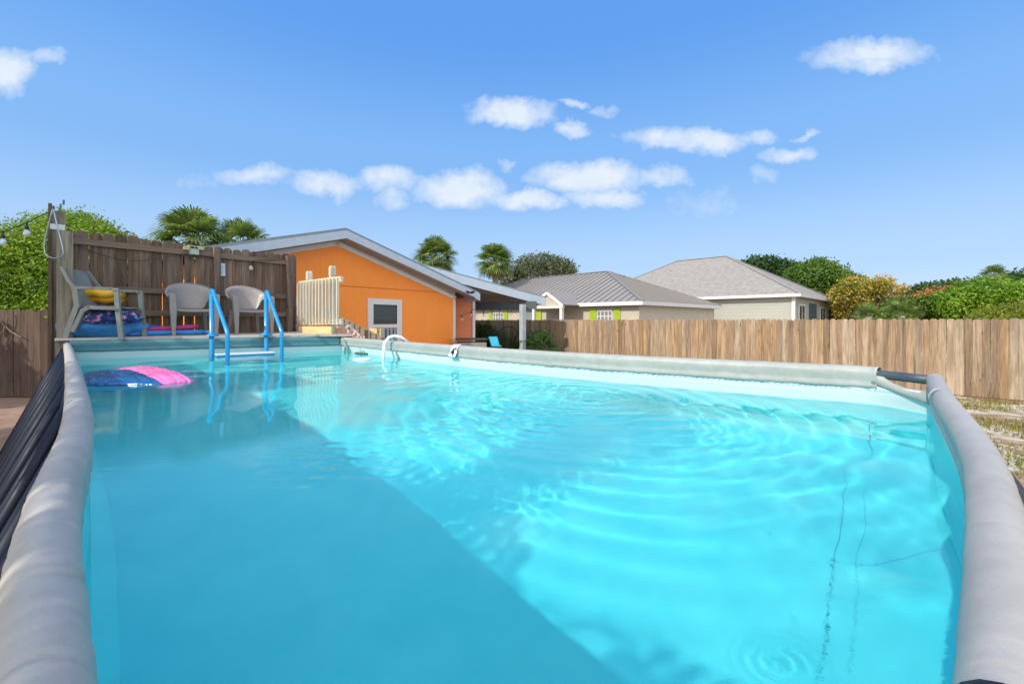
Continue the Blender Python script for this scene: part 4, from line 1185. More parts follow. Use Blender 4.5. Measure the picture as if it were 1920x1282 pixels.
M['fascia'] = plain('pale_blue_grey_fascia', (0.46, 0.53, 0.60), 0.5, var=0.06)
M['soffit'] = plain('grey_brown_soffit', (0.40, 0.35, 0.31), 0.7, var=0.08)
M['roof_metal'] = plain('grey_metal_roof', (0.20, 0.24, 0.26), 0.45, var=0.1)
def window_glass():
    m, t, p, out = material('window_glass')
    p.inputs['Base Color'].default_value = (0.05, 0.058, 0.05, 1); p.inputs['Roughness'].default_value = 0.04; p.inputs['Specular IOR Level'].default_value = 0.5
    b = t.add('ShaderNodeBump', ins={'Strength': 0.05, 'Distance': 0.02, 'Height': t.noise(obj_coord(t), 1.5, 2)}); t.set(p.inputs['Normal'], b)
    return m
M['glass'] = window_glass()
K = Vector((-1.83, 14.0, 0)); hu = Vector((-0.591, -0.806, 0)).normalized(); hn = Vector((0.806, -0.591, 0)).normalized()
def hp(t_, o, z): return K + hu * t_ + hn * o + Vector((0, 0, z))
house = empty('orange_house', tuple(K), 'orange gabled house with a white-trimmed window and grey metal roof', 'house')
EZ = 2.42; PK = 3.60; TP = 4.13; TL = 6.7; SL = (PK - EZ) / TP
mb = MB()
poly = [hp(0, 0, -.02), hp(TL, 0, -.02), hp(TL, 0, PK - (TL - TP) * SL), hp(TP, 0, PK), hp(0, 0, EZ)]
mb.prism(poly, hn * -9.0); mb.build('wall', M['orange'], house)
mb = MB(); mb.bar(hp(0.0, .008, 2.50), hp(TL, .008, 2.50), .01, .012); mb.build('panel_joint', plain('orange_flashing', (0.50, 0.13, 0.02), 0.5), house)
# corner and rake trim
mb = MB(); mb.box(hp(0.045, .014, 1.19), (0.10, 0.028, 2.36), math.atan2(hu.y, hu.x)); mb.build('corner_trim', M['trim'], house)
mb = MB()
def rake(t0_, t1_, z0, z1, o, w, th, mbx): mbx.bar(hp(t0_, o, z0), hp(t1_, o, z1), th, w, up=(0, 0, 1))
rake(-.02, TP + .02, EZ - .075, PK - .075, .014, .11, .028, mb); rake(TL, TP - .02, PK - (TL - TP) * SL - .075, PK - .075, .014, .11, .028, mb)
mb.build('rake_trim', M['trim'], house)
# roof: two slopes with a 0.38 m overhang, thick fascia boards
OV = 0.40; TE = -0.74
def zr(t_): return PK + .07 - abs(t_ - TP) * (0.262 if t_ < TP else SL)
mb = MB(); th = 0.05
for (ta, tb) in ((TE, TP), (TP, TL + .5)):
    mb.prism([hp(ta, OV, zr(ta) + .12), hp(tb, OV, zr(tb) + .12), hp(tb, OV, zr(tb) + .16), hp(ta, OV, zr(ta) + .16)], hn * -9.6)
mb.build('roof', M['roof_metal'], house)
rib = MB(); 
for (ta, tb) in ((TE, TP), (TP, TL + .5)):
    k = 0
    while k < 9.6:
        o_ = OV - .03 - k; rib.bar(hp(ta, o_, zr(ta) + .17), hp(tb, o_, zr(tb) + .17), .03, .022); k += .30
rib.build('roof_ribs', M['roof_metal'], house)
mb = MB()
for (ta, tb) in ((TE, TP), (TP, TL + .5)):
    mb.prism([hp(ta, OV - .01, zr(ta) - .03), hp(tb, OV - .01, zr(tb) - .03), hp(tb, OV - .01, zr(tb) - .008), hp(ta, OV - .01, zr(ta) - .008)], hn * -(OV - .025))
mb.build('soffit', M['soffit'], house)
mb = MB()
for (ta, tb) in ((TE, TP), (TP, TL + .5)):
    mb.prism([hp(ta, OV, zr(ta) - .07), hp(tb, OV, zr(tb) - .07), hp(tb, OV, zr(tb) + .118), hp(ta, OV, zr(ta) + .118)], hn * .022)
mb.build('rake_fascia', M['fascia'], house)
mb = MB()      # boxed eave end at the right
mb.prism([hp(TE - .002, OV + .02, zr(TE) - .12), hp(TE - .002, OV + .02, zr(TE) + .118), hp(TE + .26, OV + .02, zr(TE + .26) + .118), hp(TE + .26, OV + .02, zr(TE + .26) - .09), ], hn * .012)
mb.bar(hp(TE - .012, OV - .0, zr(TE) + .0), hp(TE - .012, -9, zr(TE) + .0), .022, .22); mb.build('eave_fascia', M['fascia'], house)
mb = MB()
for (ta, tb) in ((-.01, TP), (TP, TL)):
    wz = lambda q: (EZ + (PK - EZ) * q / TP) if q <= TP else PK - (q - TP) * SL
    mb.prism([hp(ta, .001, wz(ta) - .03), hp(tb, .001, wz(tb) - .03), hp(tb, .001, zr(tb) - .02), hp(ta, .001, zr(ta) - .02)], hn * .010)
mb.build('frieze', M['soffit'], house)
# window
def on_gable(px, py, o=0.0):
    k = (px - 960) / 820; b = K + hn * o; s = (k * b.y - b.x) / (hu.x - k * hu.y); p = b + hu * s; p.z = EYE - (py - 600) / 820 * p.y; return p
w0, w1 = on_gable(688, 600).xy, on_gable(752, 600).xy
zT = on_gable(688, 559).z; zB = on_gable(700, 613).z; zTr = on_gable(752, 561).z
A0 = Vector((w0.x, w0.y, 0)); A1 = Vector((w1.x, w1.y, 0)); wd = (A1 - A0).normalized(); WL = (A1 - A0).length
ft = 0.17
win = None
mb = MB()
for (s0_, s1_, z0_, z1_) in ((0, WL, zT - ft * .9, zT), (0, ft, .55, zT - ft * .9), (WL - ft, WL, .55, zT - ft * .9), (ft, WL - ft, zB - .02, zB + .07)):
    c_ = A0 + wd * (s0_ + s1_) / 2; mb.box(Vector((c_.x, c_.y, (z0_ + z1_) / 2)) + hn * .02, (s1_ - s0_, .045, z1_ - z0_), math.atan2(wd.y, wd.x))
fw = mb.build('window', M['trim'], house)
mb = MB(); c_ = A0 + wd * WL / 2 + hn * .012; mb.box((c_.x, c_.y, (zT - ft * .9 + zB + .07) / 2), (WL - 2 * ft, .012, zT - ft * .9 - zB - .07), math.atan2(wd.y, wd.x)); mb.build('pane', M['glass'], fw)
mb = MB()
for s_ in (ft, WL - ft - .0):
    c_ = A0 + wd * s_ + hn * .022; mb.box((c_.x, c_.y, (zT - ft + zB) / 2 + .03), (.022, .02, zT - ft * .9 - zB - .07), math.atan2(wd.y, wd.x))
c_ = A0 + wd * WL / 2 + hn * .022; mb.box((c_.x, c_.y, zT - ft * .9 - .012), (WL - 2 * ft, .02, .022), math.atan2(wd.y, wd.x)); mb.build('sash', plain('dark_sash', (.03, .03, .03), .5), fw)
# recessed side wall in lap siding, under the carport
S0 = at(859, 600, 14.2); S1 = at(888, 600, 14.9)
mb = MB(); a_ = Vector((S0.x - .3, S0.y + .5, 0)); b_ = Vector((S1.x, S1.y, 0))
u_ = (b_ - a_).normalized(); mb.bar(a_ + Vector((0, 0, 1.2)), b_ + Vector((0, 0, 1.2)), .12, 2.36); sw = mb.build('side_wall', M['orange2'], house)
mb = MB(); mb.box((b_.x, b_.y - .03, 1.2), (.09, .15, 2.35), math.atan2(u_.y, u_.x)); mb.build('corner_trim', M['trim'], house)
# floodlight under the eave end
fl = at(882, 549, 13.72)
mb = MB(); mb.box(fl + Vector((0, -.06, 0)), (.26, .05, .05), .9); mb.box(fl + Vector((-.08, -.10, .03)), (.10, .08, .05), .9); mb.box(fl + Vector((.09, -.08, .03)), (.10, .08, .05), .9)
mb.build('flood_light', plain('black_fitting', (.012, .014, .018), .4), house, bevel=.008)

# ------------------------------------------------------------------ carport
cp = empty('carport', (0, 15, 0), 'open grey metal carport on square posts at the right end of the orange house', 'carport')
CA = at(773, 489, 13.0); CB = at(1022, 556, 16.0)
bk = Vector((-.62, .78, 0)).normalized()
dn = Vector((0, 0, -1))
mb = MB(); mb.prism([CA, CB, CB + dn * .05, CA + dn * .05], bk * 7.0); mb.build('roof', M['roof_metal'], cp)
mb = MB(); mb.prism([CA + dn * .052 - bk * .03, CB + dn * .052 - bk * .03, CB + dn * .33 - bk * .03, CA + dn * .30 - bk * .03], bk * .028); mb.build('fascia', M['fascia'], cp)
mb = MB(); mb.prism([CB + Vector((.01, .012, -.06)), CB + Vector((.01, .012, -.30)), CB + Vector((.03, .03, -.30)), CB + Vector((.03, .03, -.06))], bk * 7.0); mb.build('eave_fascia', M['fascia'], cp)
rf = MB(); k = .45
while k < 6.8:
    rf.bar(CA + dn * .16 + bk * k, CB + dn * .18 + bk * k - (CB - CA).normalized() * .1, .05, .16); k += .6
rf.build('rafters', M['soffit'], cp)
mb = MB(); mb.bar(at(868, 574.5, 15.9), at(1006, 572, 15.5), .14, .27); mb.build('beam', plain('dark_painted_beam', (.06, .07, .08), .6), cp)
pc = at(980, 600, 15.3)
mb = MB(); mb.box((pc.x, pc.y, 1.1), (.17, .17, 2.2), R(40)); mb.build('post', plain('pale_post_paint', (.34, .38, .40), .55), cp, bevel=.006)
mb = MB(); pc2 = CB + bk * 6.6 + Vector((-.4, -.3, 0)); mb.box((pc2.x, pc2.y, 1.1), (.17, .17, 2.2), R(40)); mb.build('post', M['fascia'], cp)
string_light('string_light', 'small string of bulbs sagging under the carport eave by the orange side wall', [at(861, 592, 14.2), at(868, 590, 14.2), at(880, 586, 14.4), at(888, 580, 14.6), at(900, 583, 15), at(915, 580, 15), at(940, 579, 15.2), at(965, 581, 15.3), at(990, 578, 15.3)], (.05, .2, .45, .55, .66, .8, .93), .85, .008, .06)

# patio things below the carport
tb = empty('patio_table', tuple(at(885, 640, 13.6)), 'low dark-topped patio table at the corner of the orange house', 'table')
p_ = at(884, 600, 13.6); mb = MB(); mb.box((p_.x, p_.y, 1.06), (.95, .8, .05), .2); mb.build('table_top', plain('dark_table_top', (.035, .03, .028), .5), tb, bevel=.008)
mb = MB(); mb.box((p_.x, p_.y, .86), (.85, .7, .22), .2); mb.build('apron', plain('weathered_apron', (.24, .22, .20), .7), tb)
for sx, sy in ((-1, -1), (1, -1), (1, 1), (-1, 1)):
    mb = MB(); mb.box((p_.x + sx * .36, p_.y + sy * .3, .4), (.07, .07, .8), .2); mb.build('leg', plain('table_leg_wood', (.12, .10, .08), .7), tb)
lc = empty('lounge_chair', tuple(at(925, 640, 13.2)), 'chair with a tilted turquoise sling back standing under the carport', 'chair')
q = at(925, 640, 13.2)
Pb = [at(915, 631, 13.3), at(933, 631, 13.3), at(938, 649, 12.9), at(921, 649, 12.9)]
mb = MB(); mb.prism(Pb, Vector((0, .03, 0))); mb.build('sling_back', plain('turquoise_sling', (.03, .30, .42), .6), lc)
mb = MB(); mb.prism([Pb[3], Pb[2], Pb[2] + Vector((.05, -.5, .02)), Pb[3] + Vector((.05, -.5, .02))], Vector((0, 0, .03))); mb.build('sling_seat', plain('turquoise_sling', (.03, .30, .42), .6), lc)
for a_, b_ in ((Pb[0], Pb[3]), (Pb[1], Pb[2])):
    mb = MB(); mb.tube([a_, b_, b_ + Vector((.05, -.5, .02))], .016, 8); mb.build('side_frame', M['navy'], lc)
    for e_ in (b_, b_ + Vector((.05, -.5, .02))):
        mb = MB(); mb.tube([e_, Vector((e_.x, e_.y, .02))], .014, 6); mb.build('leg', M['navy'], lc)

# ------------------------------------------------------------------ neighbour houses
def hip_house(root, Q, e, w, Le, Lw, ze, zp, zbase, over, wallm, roofm, trimm, rib_step=0.0, ribm=None, wall2=None, ridge=None):
    """Q nearest eave corner; e and w run along the two seen eaves"""
    Q = Vector((Q[0], Q[1], 0))
    c = [Q, Q + e * Le, Q + e * Le + w * Lw, Q + w * Lw]
    ins = Le / 2
    r0 = Q + e * ins + w * ins; r1 = Q + e * ins + w * (Lw - ins)
    E_ = [p + Vector((0, 0, ze)) for p in c]; R0 = r0 + Vector((0, 0, zp)); R1 = r1 + Vector((0, 0, zp))
    mb = MB()
    up = Vector((0, 0, .05))
    mb.add([*E_, R0, R1], [(0, 1, 4), (1, 2, 5, 4), (2, 3, 5), (3, 0, 4, 5)])
    roof = mb.build('roof', roofm, root)
    sd = roof.modifiers.new('t', 'SOLIDIFY'); sd.thickness = .05; sd.offset = -1
    # hip and ridge caps
    mb = MB()
    for a_, b_ in ((E_[0], R0), (E_[1], R0), (R0, R1), (E_[3], R1), (E_[2], R1)): mb.bar(a_ + Vector((0, 0, .02)), b_ + Vector((0, 0, .02)), .16, .03)
    mb.build('ridge_cap', ribm or roofm, roof)
    # walls inset by the overhang
    i_ = over; wc = [Q + (e + w) * i_, Q + e * (Le - i_) + w * i_, Q + e * (Le - i_) + w * (Lw - i_), Q + e * i_ + w * (Lw - i_)]
    mb = MB(); mb.prism([p + Vector((0, 0, zbase)) for p in wc], (0, 0, ze - .16 - zbase)); wl = mb.build('wall', wallm, root)
    # soffit and fascia
    mb = MB(); mb.prism([p + Vector((0, 0, ze - .15)) for p in c], (0, 0, .03)); mb.build('soffit', M['soffit'], root)
    mb = MB()
    for a_, b_ in ((0, 1), (1, 2), (2, 3), (3, 0)):
        mb.bar(c[a_] + Vector((0, 0, ze - .085)), c[b_] + Vector((0, 0, ze - .085)), .04, .16)
    mb.build('fascia', trimm, root)
    if rib_step:
        mb = MB()
        # ribs run up each of the two seen slopes
        n = int(Lw / rib_step)
        for i in range(1, n):
            s = i * rib_step; t_ = min(s, Lw - s, ins) / ins
            a_ = Q + w * s + Vector((0, 0, ze)); b_ = Q + w * s + e * ins * t_ + Vector((0, 0, ze + (zp - ze) * t_)); mb.bar(a_ + Vector((0, 0, .025)), b_ + Vector((0, 0, .025)), .035, .035)
        n = int(Le / rib_step)
        for i in range(1, n):
            s = i * rib_step; t_ = min(s, Le - s) / ins
            a_ = Q + e * s + Vector((0, 0, ze)); b_ = Q + e * s + w * ins * t_ + Vector((0, 0, ze + (zp - ze) * t_)); mb.bar(a_ + Vector((0, 0, .025)), b_ + Vector((0, 0, .025)), .035, .035)
        mb.build('roof_ribs', ribm, roof)
    return wc, c
e_ = Vector((.70, .714, 0)); w_ = Vector((-.70, .714, 0))
M['cream'] = plain('cream_stucco', (0.47, 0.41, 0.32), 0.8, var=0.07, scale=2, bump=.2)
M['metal2'] = plain('taupe_metal_roof', (0.27, 0.243, 0.222), 0.5, var=0.08, scale=.6)
M['metal2r'] = plain('taupe_metal_ribs', (0.215, 0.195, 0.18), 0.55, var=0.06)
h2 = empty('cream_house', (5.2, 17.7, 0), 'cream bungalow with a ribbed taupe metal hip roof and lime green shutters', 'house')
S_ = 0.82
Q2 = (6.43 * S_, 21.6 * S_)
ze2 = EYE + .95 * S_; zp2 = EYE + 3.27 * S_
wc2, c2 = hip_house(h2, Q2, e_, w_, 11 * S_, 18.7 * S_, ze2, zp2, -.02, .30, M['cream'], M['metal2'], M['trim'], .36, M['metal2r'])
def on_w(wc, px, py, off, tdir):
    """point on the wall that starts at wc and runs along tdir, seen at (px,py)"""
    k = (px - 960) / 820; n = Vector((-e_.x, -e_.y, 0)) * off; b = wc + n
    s = (k * b.y - b.x) / (tdir.x - k * tdir.y); p = b + tdir * s; p.z = EYE - (py - 600) / 820 * p.y; return p
M['lime'] = plain('lime_green_shutter', (0.34, 0.46, 0.02), 0.5, var=.08)
M['lightglass'] = plain('pale_window_glass', (0.20, 0.22, 0.22), 0.15, var=.3, scale=1)
def wall_window(root, wc, xs, sh_l, sh_r, y0, y1, seed=0):
    """xs: glass span in px; shutters either side, as (x0,x1) px"""
    a_ = on_w(wc, xs[0], y0, .02, w_); b_ = on_w(wc, xs[1], y0, .02, w_)
    zt_ = a_.z; zb_ = on_w(wc, xs[0], y1, .02, w_).z - .25
    rot = math.atan2(w_.y, w_.x); n = Vector((-e_.x, -e_.y, 0))
    L = (Vector((b_.x - a_.x, b_.y - a_.y, 0))).length; mid = (a_ + b_) / 2
    f = MB(); fwid = .06
    f.box((mid.x, mid.y, zt_ - fwid / 2), (L, .05, fwid), rot); f.box((mid.x, mid.y, zb_ + fwid / 2), (L, .05, fwid), rot)
    for k in range(5):
        p = a_.lerp(b_, k / 4); f.box((p.x, p.y, (zt_ + zb_) / 2), (.045, .045, zt_ - zb_ - 2 * fwid), rot)
    f.box((mid.x, mid.y, (zt_ + zb_) / 2 + .003), (L - .02, .035, .035), rot)
    fo = f.build('window', M['trim'], root)
    g = MB(); g.box((mid.x, mid.y, (zt_ + zb_) / 2), (L - .05, .012, zt_ - zb_ - .1), rot); g.build('pane', M['lightglass'], fo)
    for sh in (sh_l, sh_r):
        if not sh: continue
        p = on_w(wc, sh[0], y0 - 1, .03, w_); q = on_w(wc, sh[1], y0 - 1, .03, w_); L2 = Vector((p.x - q.x, p.y - q.y, 0)).length; m_ = (p + q) / 2
        s = MB(); s.box((m_.x, m_.y, (zt_ + zb_) / 2), (L2, .04, zt_ - zb_ + .12), rot)
        for k in range(12):
            s.box((m_.x - e_.x * .024, m_.y - e_.y * .024, zb_ + (k + .5) * (zt_ - zb_) / 12), (L2 * .78, .015, .02), rot)
        s.build('shutter', M['lime'], root)
wall_window(h2, wc2[0], (1148, 1120), (1163, 1151), (1118, 1106), 581, 594)
wall_window(h2, wc2[0], (944, 925), (952, 945), (923, 917), 585, 596)
mb = MB(); p = on_w(wc2[0], 1015, 583, .03, w_); q = on_w(wc2[0], 1006, 583, .03, w_); m_ = (p + q) / 2; mb.box((m_.x, m_.y, (p.z - .35)), (.34, .04, .9), math.atan2(w_.y, w_.x)); mb.build('shutter', M['lime'], h2)
mb = MB(); p = on_w(wc2[0], 1000, 583, .03, w_); q = on_w(wc2[0], 986, 583, .03, w_); m_ = (p + q) / 2; mb.box((m_.x, m_.y, (p.z - .35)), ((p - q).length, .03, .9), math.atan2(w_.y, w_.x)); mb.build('window', M['lightglass'], h2)
# gabled porch on the front wall
n2 = Vector((-e_.x, -e_.y, 0))
pb0 = on_w(wc2[0], 1057, 573, 1.25, w_); pb1 = on_w(wc2[0], 998, 573, 1.25, w_)
zb_ = ze2 - .12; pk = (pb0 + pb1) / 2; zpk = on_w(wc2[0], 1026, 547, 1.25, w_).z
def Z(v, z): return Vector((v.x, v.y, z))
porch = MB(); porch.prism([Z(pb0, zb_), Z(pb1, zb_), Z(pk, zpk - .12)], -n2 * .08); pc_ = porch.build('porch_gable', M['cream'], h2)
mb = MB(); mb.bar(Z(pb0, zb_ - .04) + n2 * .06, Z(pb0.lerp(pk, 1), zpk - .04) + n2 * .06, .05, .16); mb.bar(Z(pb1, zb_ - .04) + n2 * .06, Z(pk, zpk - .04) + n2 * .06, .05, .16)
mb.bar(Z(pb0, zb_ - .07), Z(pb1, zb_ - .07), .16, .12); mb.build('porch_trim', M['trim'], pc_)
mb = MB()
for b_ in (pb0, pb1):
    o_ = (b_ - pk).normalized() * .18; o_.z = 0
    mb.prism([Z(b_, zb_ + .0) + o_ + n2 * .1, Z(pk, zpk + .03) + n2 * .1, Z(pk, zpk + .06) + n2 * .1, Z(b_, zb_ + .03) + o_ + n2 * .1], -n2 * 3.2)
mb.build('porch_roof', M['metal2'], pc_)
mb = MB()
for k in range(1, 10):
    o_ = n2 * (.1 - k * .3)
    for b_ in (pb0, pb1): mb.bar(Z(b_, zb_ + .05) + o_, Z(pk, zpk + .08) + o_, .045, .035)
mb.build('porch_ribs', M['metal2r'], pc_)
for b_ in (pb0, pb1):
    mb = MB(); mb.box(Z(b_, (zb_ - .12) / 2) - (b_ - pk).normalized() * .12 , (.14, .14, zb_ - .12), math.atan2(w_.y, w_.x)); mb.build('porch_column', M['trim'], h2)
mb = MB(); p = at(1170, 520, 24); mb.tube([Vector((p.x, p.y, 4.0)), at(1170.5, 517, 24)], .05, 8); mb.build('vent_pipe', M['cable'], h2)

def shingle_mat():
    m, t, p, out = material('taupe_shingles')
    oc = obj_coord(t); sp = t.add('ShaderNodeSeparateXYZ', ins={0: oc})
    u_ = t.math('ADD', t.math('MULTIPLY', sp.outputs[0], .7), t.math('MULTIPLY', sp.outputs[1], .72))
    v2_ = t.math('SUBTRACT', t.math('MULTIPLY', sp.outputs[1], .7), t.math('MULTIPLY', sp.outputs[0], .7))
    cm = t.add('ShaderNodeCombineXYZ', ins={0: t.math('ADD', u_, v2_), 1: t.math('MULTIPLY', sp.outputs[2], 1.9), 2: 0.0})
    br = t.add('ShaderNodeTexBrick', ins={'Vector': cm, 'Scale': 3.2, 'Color1': (.21, .19, .172), 'Color2': (.37, .34, .31), 'Mortar': (.13, .115, .105), 'Mortar Size': .012})
    n_ = t.noise(cm, 5.0, 4, .7); c = t.mix(.5, br.outputs[0], t.ramp(n_, [(.3, (.18, .16, .145)), (.7, (.42, .385, .35))]))
    t.set(p.inputs['Base Color'], c); p.inputs['Roughness'].default_value = .9
    b = t.add('ShaderNodeBump', ins={'Strength': .5, 'Distance': .03, 'Height': br.outputs['Fac']}); t.set(p.inputs['Normal'], b)
    return m
M['shingle'] = shingle_mat()
M['siding3'] = siding('pale_sage_lap_siding', (0.40, 0.40, 0.345), 0.19, True, groove=.6)
h3 = empty('shingled_house', (15, 22.6, 0), 'pale sage clapboard house with a large taupe shingled hip roof', 'house')
S_ = 1.04; Q3 = (14.5 * S_, 22 * S_); ze3 = EYE + 1.35 * S_; zp3 = EYE + 4.30 * S_
wc3, c3 = hip_house(h3, Q3, e_, w_, 10.5 * S_, 14 * S_, ze3, zp3, -.02, .38, M['siding3'], M['shingle'], M['trim'], 0, plain('shingle_cap', (.28, .26, .24), .9))
mb = MB(); c_ = wc3[0]; mb.box((c_.x, c_.y - .01, (ze3 - .16) / 2), (.16, .16, ze3 - .18), math.atan2(w_.y, w_.x)); mb.build('corner_trim', M['trim'], h3)
def on_e(wc, px, py, off):
    k = (px - 960) / 820; n = Vector((e_.y, -e_.x, 0)) * off; b = wc + n
    s = (k * b.y - b.x) / (e_.x - k * e_.y); p = b + e_ * s; p.z = EYE - (py - 600) / 820 * p.y; return p
rot = math.atan2(e_.y, e_.x)
for (x0, x1, y0) in ((1498, 1509, 570), (1538, 1547, 575)):
    a_ = on_e(wc3[0], x0, y0, .03); b_ = on_e(wc3[0], x1, y0, .03); m_ = (a_ + b_) / 2; L = (b_ - a_).length; zb_ = .8
    f = MB(); zt_ = a_.z
    f.box((m_.x, m_.y, zt_ - .04), (L, .06, .08), rot); f.box((m_.x, m_.y, zb_), (L, .06, .08), rot)
    for k in (0, 1): p = a_.lerp(b_, k); f.box((p.x, p.y, (zt_ + zb_) / 2), (.09, .06, zt_ - zb_ - .08), rot)
    f.box((m_.x, m_.y, (zt_ + zb_) / 2), (.05, .05, zt_ - zb_ - .08), rot); f.box((m_.x, m_.y, 1.65), (L - .1, .045, .05), rot)
    fo = f.build('window', M['trim'], h3)
    g = MB(); g.box((m_.x, m_.y, (zt_ + zb_) / 2), (L - .1, .012, zt_ - zb_ - .1), rot); g.build('pane', M['glass'], fo)
a_ = on_e(wc3[0], 1517, 566, .012); b_ = on_e(wc3[0], 1531, 568, .012); m_ = (a_ + b_) / 2
mb = MB(); mb.box((m_.x, m_.y, 1.35), ((b_ - a_).length, .02, 2.6), rot); mb.build('porch_shade_panel', plain('recess_shade', (.045, .075, .085), .6), h3)  # flat sheet on the wall, the shade of a recess put into its colour
mb = MB(); p = on_w(c3[0], 1327, 515, -3.2, w_); mb.tube([Vector((p.x, p.y, p.z - .5)), Vector((p.x, p.y, p.z + .05))], .06, 8); mb.build('vent_pipe', M['trim'], h3)
# ------------------------------------------------------------------ foliage
def leaf_mat(name, stops, trans=0.35, rough=0.5):
    m, t, p, out = material(name)
    rnd = t.add('ShaderNodeAttribute', attribute_name='rnd').outputs['Fac']
    c = t.ramp(rnd, stops)
    n_ = t.noise(obj_coord(t), 0.9, 3, .6)
    c = t.mix(t.rng(n_, .3, .7, 0, .35), c, tuple(x * .6 for x in stops[0][1]))
    t.set(p.inputs['Base Color'], c); p.inputs['Roughness'].default_value = rough; p.inputs['Specular IOR Level'].default_value = .35
    tr = t.add('ShaderNodeBsdfTranslucent', ins={'Color': t.mix(1.0, c, (1.25, 1.3, .7), 'MULTIPLY')})
    mx = t.add('ShaderNodeMixShader', ins={0: trans, 1: p, 2: tr})
    t.t.links.new(mx.outputs[0], out.inputs[0])
    return m
M['leaf_bright'] = leaf_mat('bright_green_leaves', [(0, (.05, .12, .008)), (.35, (.13, .26, .012)), (.7, (.26, .40, .03)), (1, (.42, .46, .06))])
M['leaf_yellowtip'] = leaf_mat('yellow_tipped_leaves', [(0, (.05, .12, .012)), (.4, (.14, .24, .02)), (.75, (.38, .38, .04)), (1, (.50, .36, .08))])
M['leaf_oak'] = leaf_mat('olive_oak_leaves', [(0, (.05, .065, .028)), (.5, (.13, .15, .065)), (1, (.26, .26, .12))])
M['leaf_dark'] = leaf_mat('dark_green_leaves', [(0, (.022, .05, .012)), (.5, (.05, .11, .02)), (1, (.12, .20, .03))])
M['leaf_mid'] = leaf_mat('mid_green_leaves', [(0, (.04, .09, .012)), (.5, (.12, .22, .022)), (1, (.28, .34, .045))])
M['leaf_autumn'] = leaf_mat('yellow_orange_leaves', [(0, (.34, .17, .03)), (.4, (.58, .36, .05)), (.75, (.66, .48, .08)), (1, (.48, .22, .06))])
M['leaf_coral'] = leaf_mat('coral_tinted_leaves', [(0, (.50, .13, .05)), (.5, (.62, .24, .10)), (1, (.45, .30, .06))])
M['leaf_yg'] = leaf_mat('yellow_green_leaves', [(0, (.09, .13, .012)), (.5, (.20, .24, .02)), (1, (.34, .33, .04))])
M['bark'] = plain('grey_bark', (.20, .16, .13), .9, var=.3, scale=12, bump=.6)
M['palm_leaf'] = leaf_mat('fan_palm_leaves', [(0, (.07, .12, .025)), (.5, (.17, .25, .06)), (1, (.40, .44, .15))], .35, .4)
M['palm_thick'] = leaf_mat('thick_feather_leaves', [(0, (.03, .07, .015)), (1, (.08, .14, .03))], .04, .5)
M['palm_dry'] = leaf_mat('dry_palm_leaves', [(0, (.22, .12, .04)), (.5, (.36, .22, .08)), (1, (.45, .32, .14))], .2, .7)
M['boots'] = plain('palm_trunk_bark', (.30, .25, .20), .9, var=.35, scale=18, bump=.8, bscale=22)

def leaves_mesh(name, clumps, n, size, mat, parent, seed, flat=0.75, shell=0.55, aspect=0.5, droop=0.0):
    """thousands of small pointed leaves scattered through clumps (centre, radii)"""
    r = np.random.RandomState(seed)
    C = np.array([c for c, _ in clumps]); RR = np.array([rr if isinstance(rr, (tuple, list)) else (rr, rr, rr * flat) for _, rr in clumps], float)
    wgt = (RR[:, 0] * RR[:, 2]) ** 1.0; wgt /= wgt.sum()
    ci = r.choice(len(C), n, p=wgt)
    d = r.normal(size=(n, 3)); d /= np.linalg.norm(d, axis=1)[:, None]
    rad = shell + (1 - shell) * r.rand(n) ** .6; rad *= np.where(r.rand(n) < .15, 1.0 + .38 * r.rand(n), 1.0) * (1 + .10 * r.normal(size=n))
    P = C[ci] + d * RR[ci] * rad[:, None]
    P[:, 2] = np.maximum(P[:, 2], 0.03)
    nrm = d * .65 + r.normal(size=(n, 3)) * .6 + np.array([0, 0, .35]); nrm /= np.linalg.norm(nrm, axis=1)[:, None]
    a = np.cross(nrm, r.normal(size=(n, 3))); a /= np.linalg.norm(a, axis=1)[:, None]; a[:, 2] -= droop; a /= np.linalg.norm(a, axis=1)[:, None]
    b = np.cross(nrm, a)
    s = size * (0.65 + .7 * r.rand(n))[:, None]
    V = np.stack([P - a * s, P + b * s * aspect - a * s * .1, P + a * s, P - b * s * aspect - a * s * .1], 1).reshape(-1, 3)
    me = bpy.data.meshes.new(name)
    me.vertices.add(n * 4); me.vertices.foreach_set('co', V.ravel()); me.loops.add(n * 4); me.loops.foreach_set('vertex_index', np.arange(n * 4))
    me.polygons.add(n); me.polygons.foreach_set('loop_start', np.arange(0, n * 4, 4)); me.polygons.foreach_set('loop_total', np.full(n, 4))
    me.update(calc_edges=True)
    at_ = me.attributes.new('rnd', 'FLOAT', 'FACE')
    clr = r.rand(len(C))[ci] * .45 + r.rand(n) * .55
    at_.data.foreach_set('value', clr)
    return link(name, me, mat, parent)

def crown_clumps(c, rx, ry, rz_, n, r0, r1, seed, top_bias=0.3):
    r = random.Random(seed); out = []
    for i in range(n):
        while True:
            d = Vector((r.uniform(-1, 1), r.uniform(-1, 1), r.uniform(-.8, 1)))
            if .35 < d.length < 1: break
        q = r.uniform(r0, r1); out.append((tuple(Vector(c) + Vector((d.x * rx, d.y * ry, d.z * rz_))), (q, q, q * r.uniform(.65, .9))))
    return out

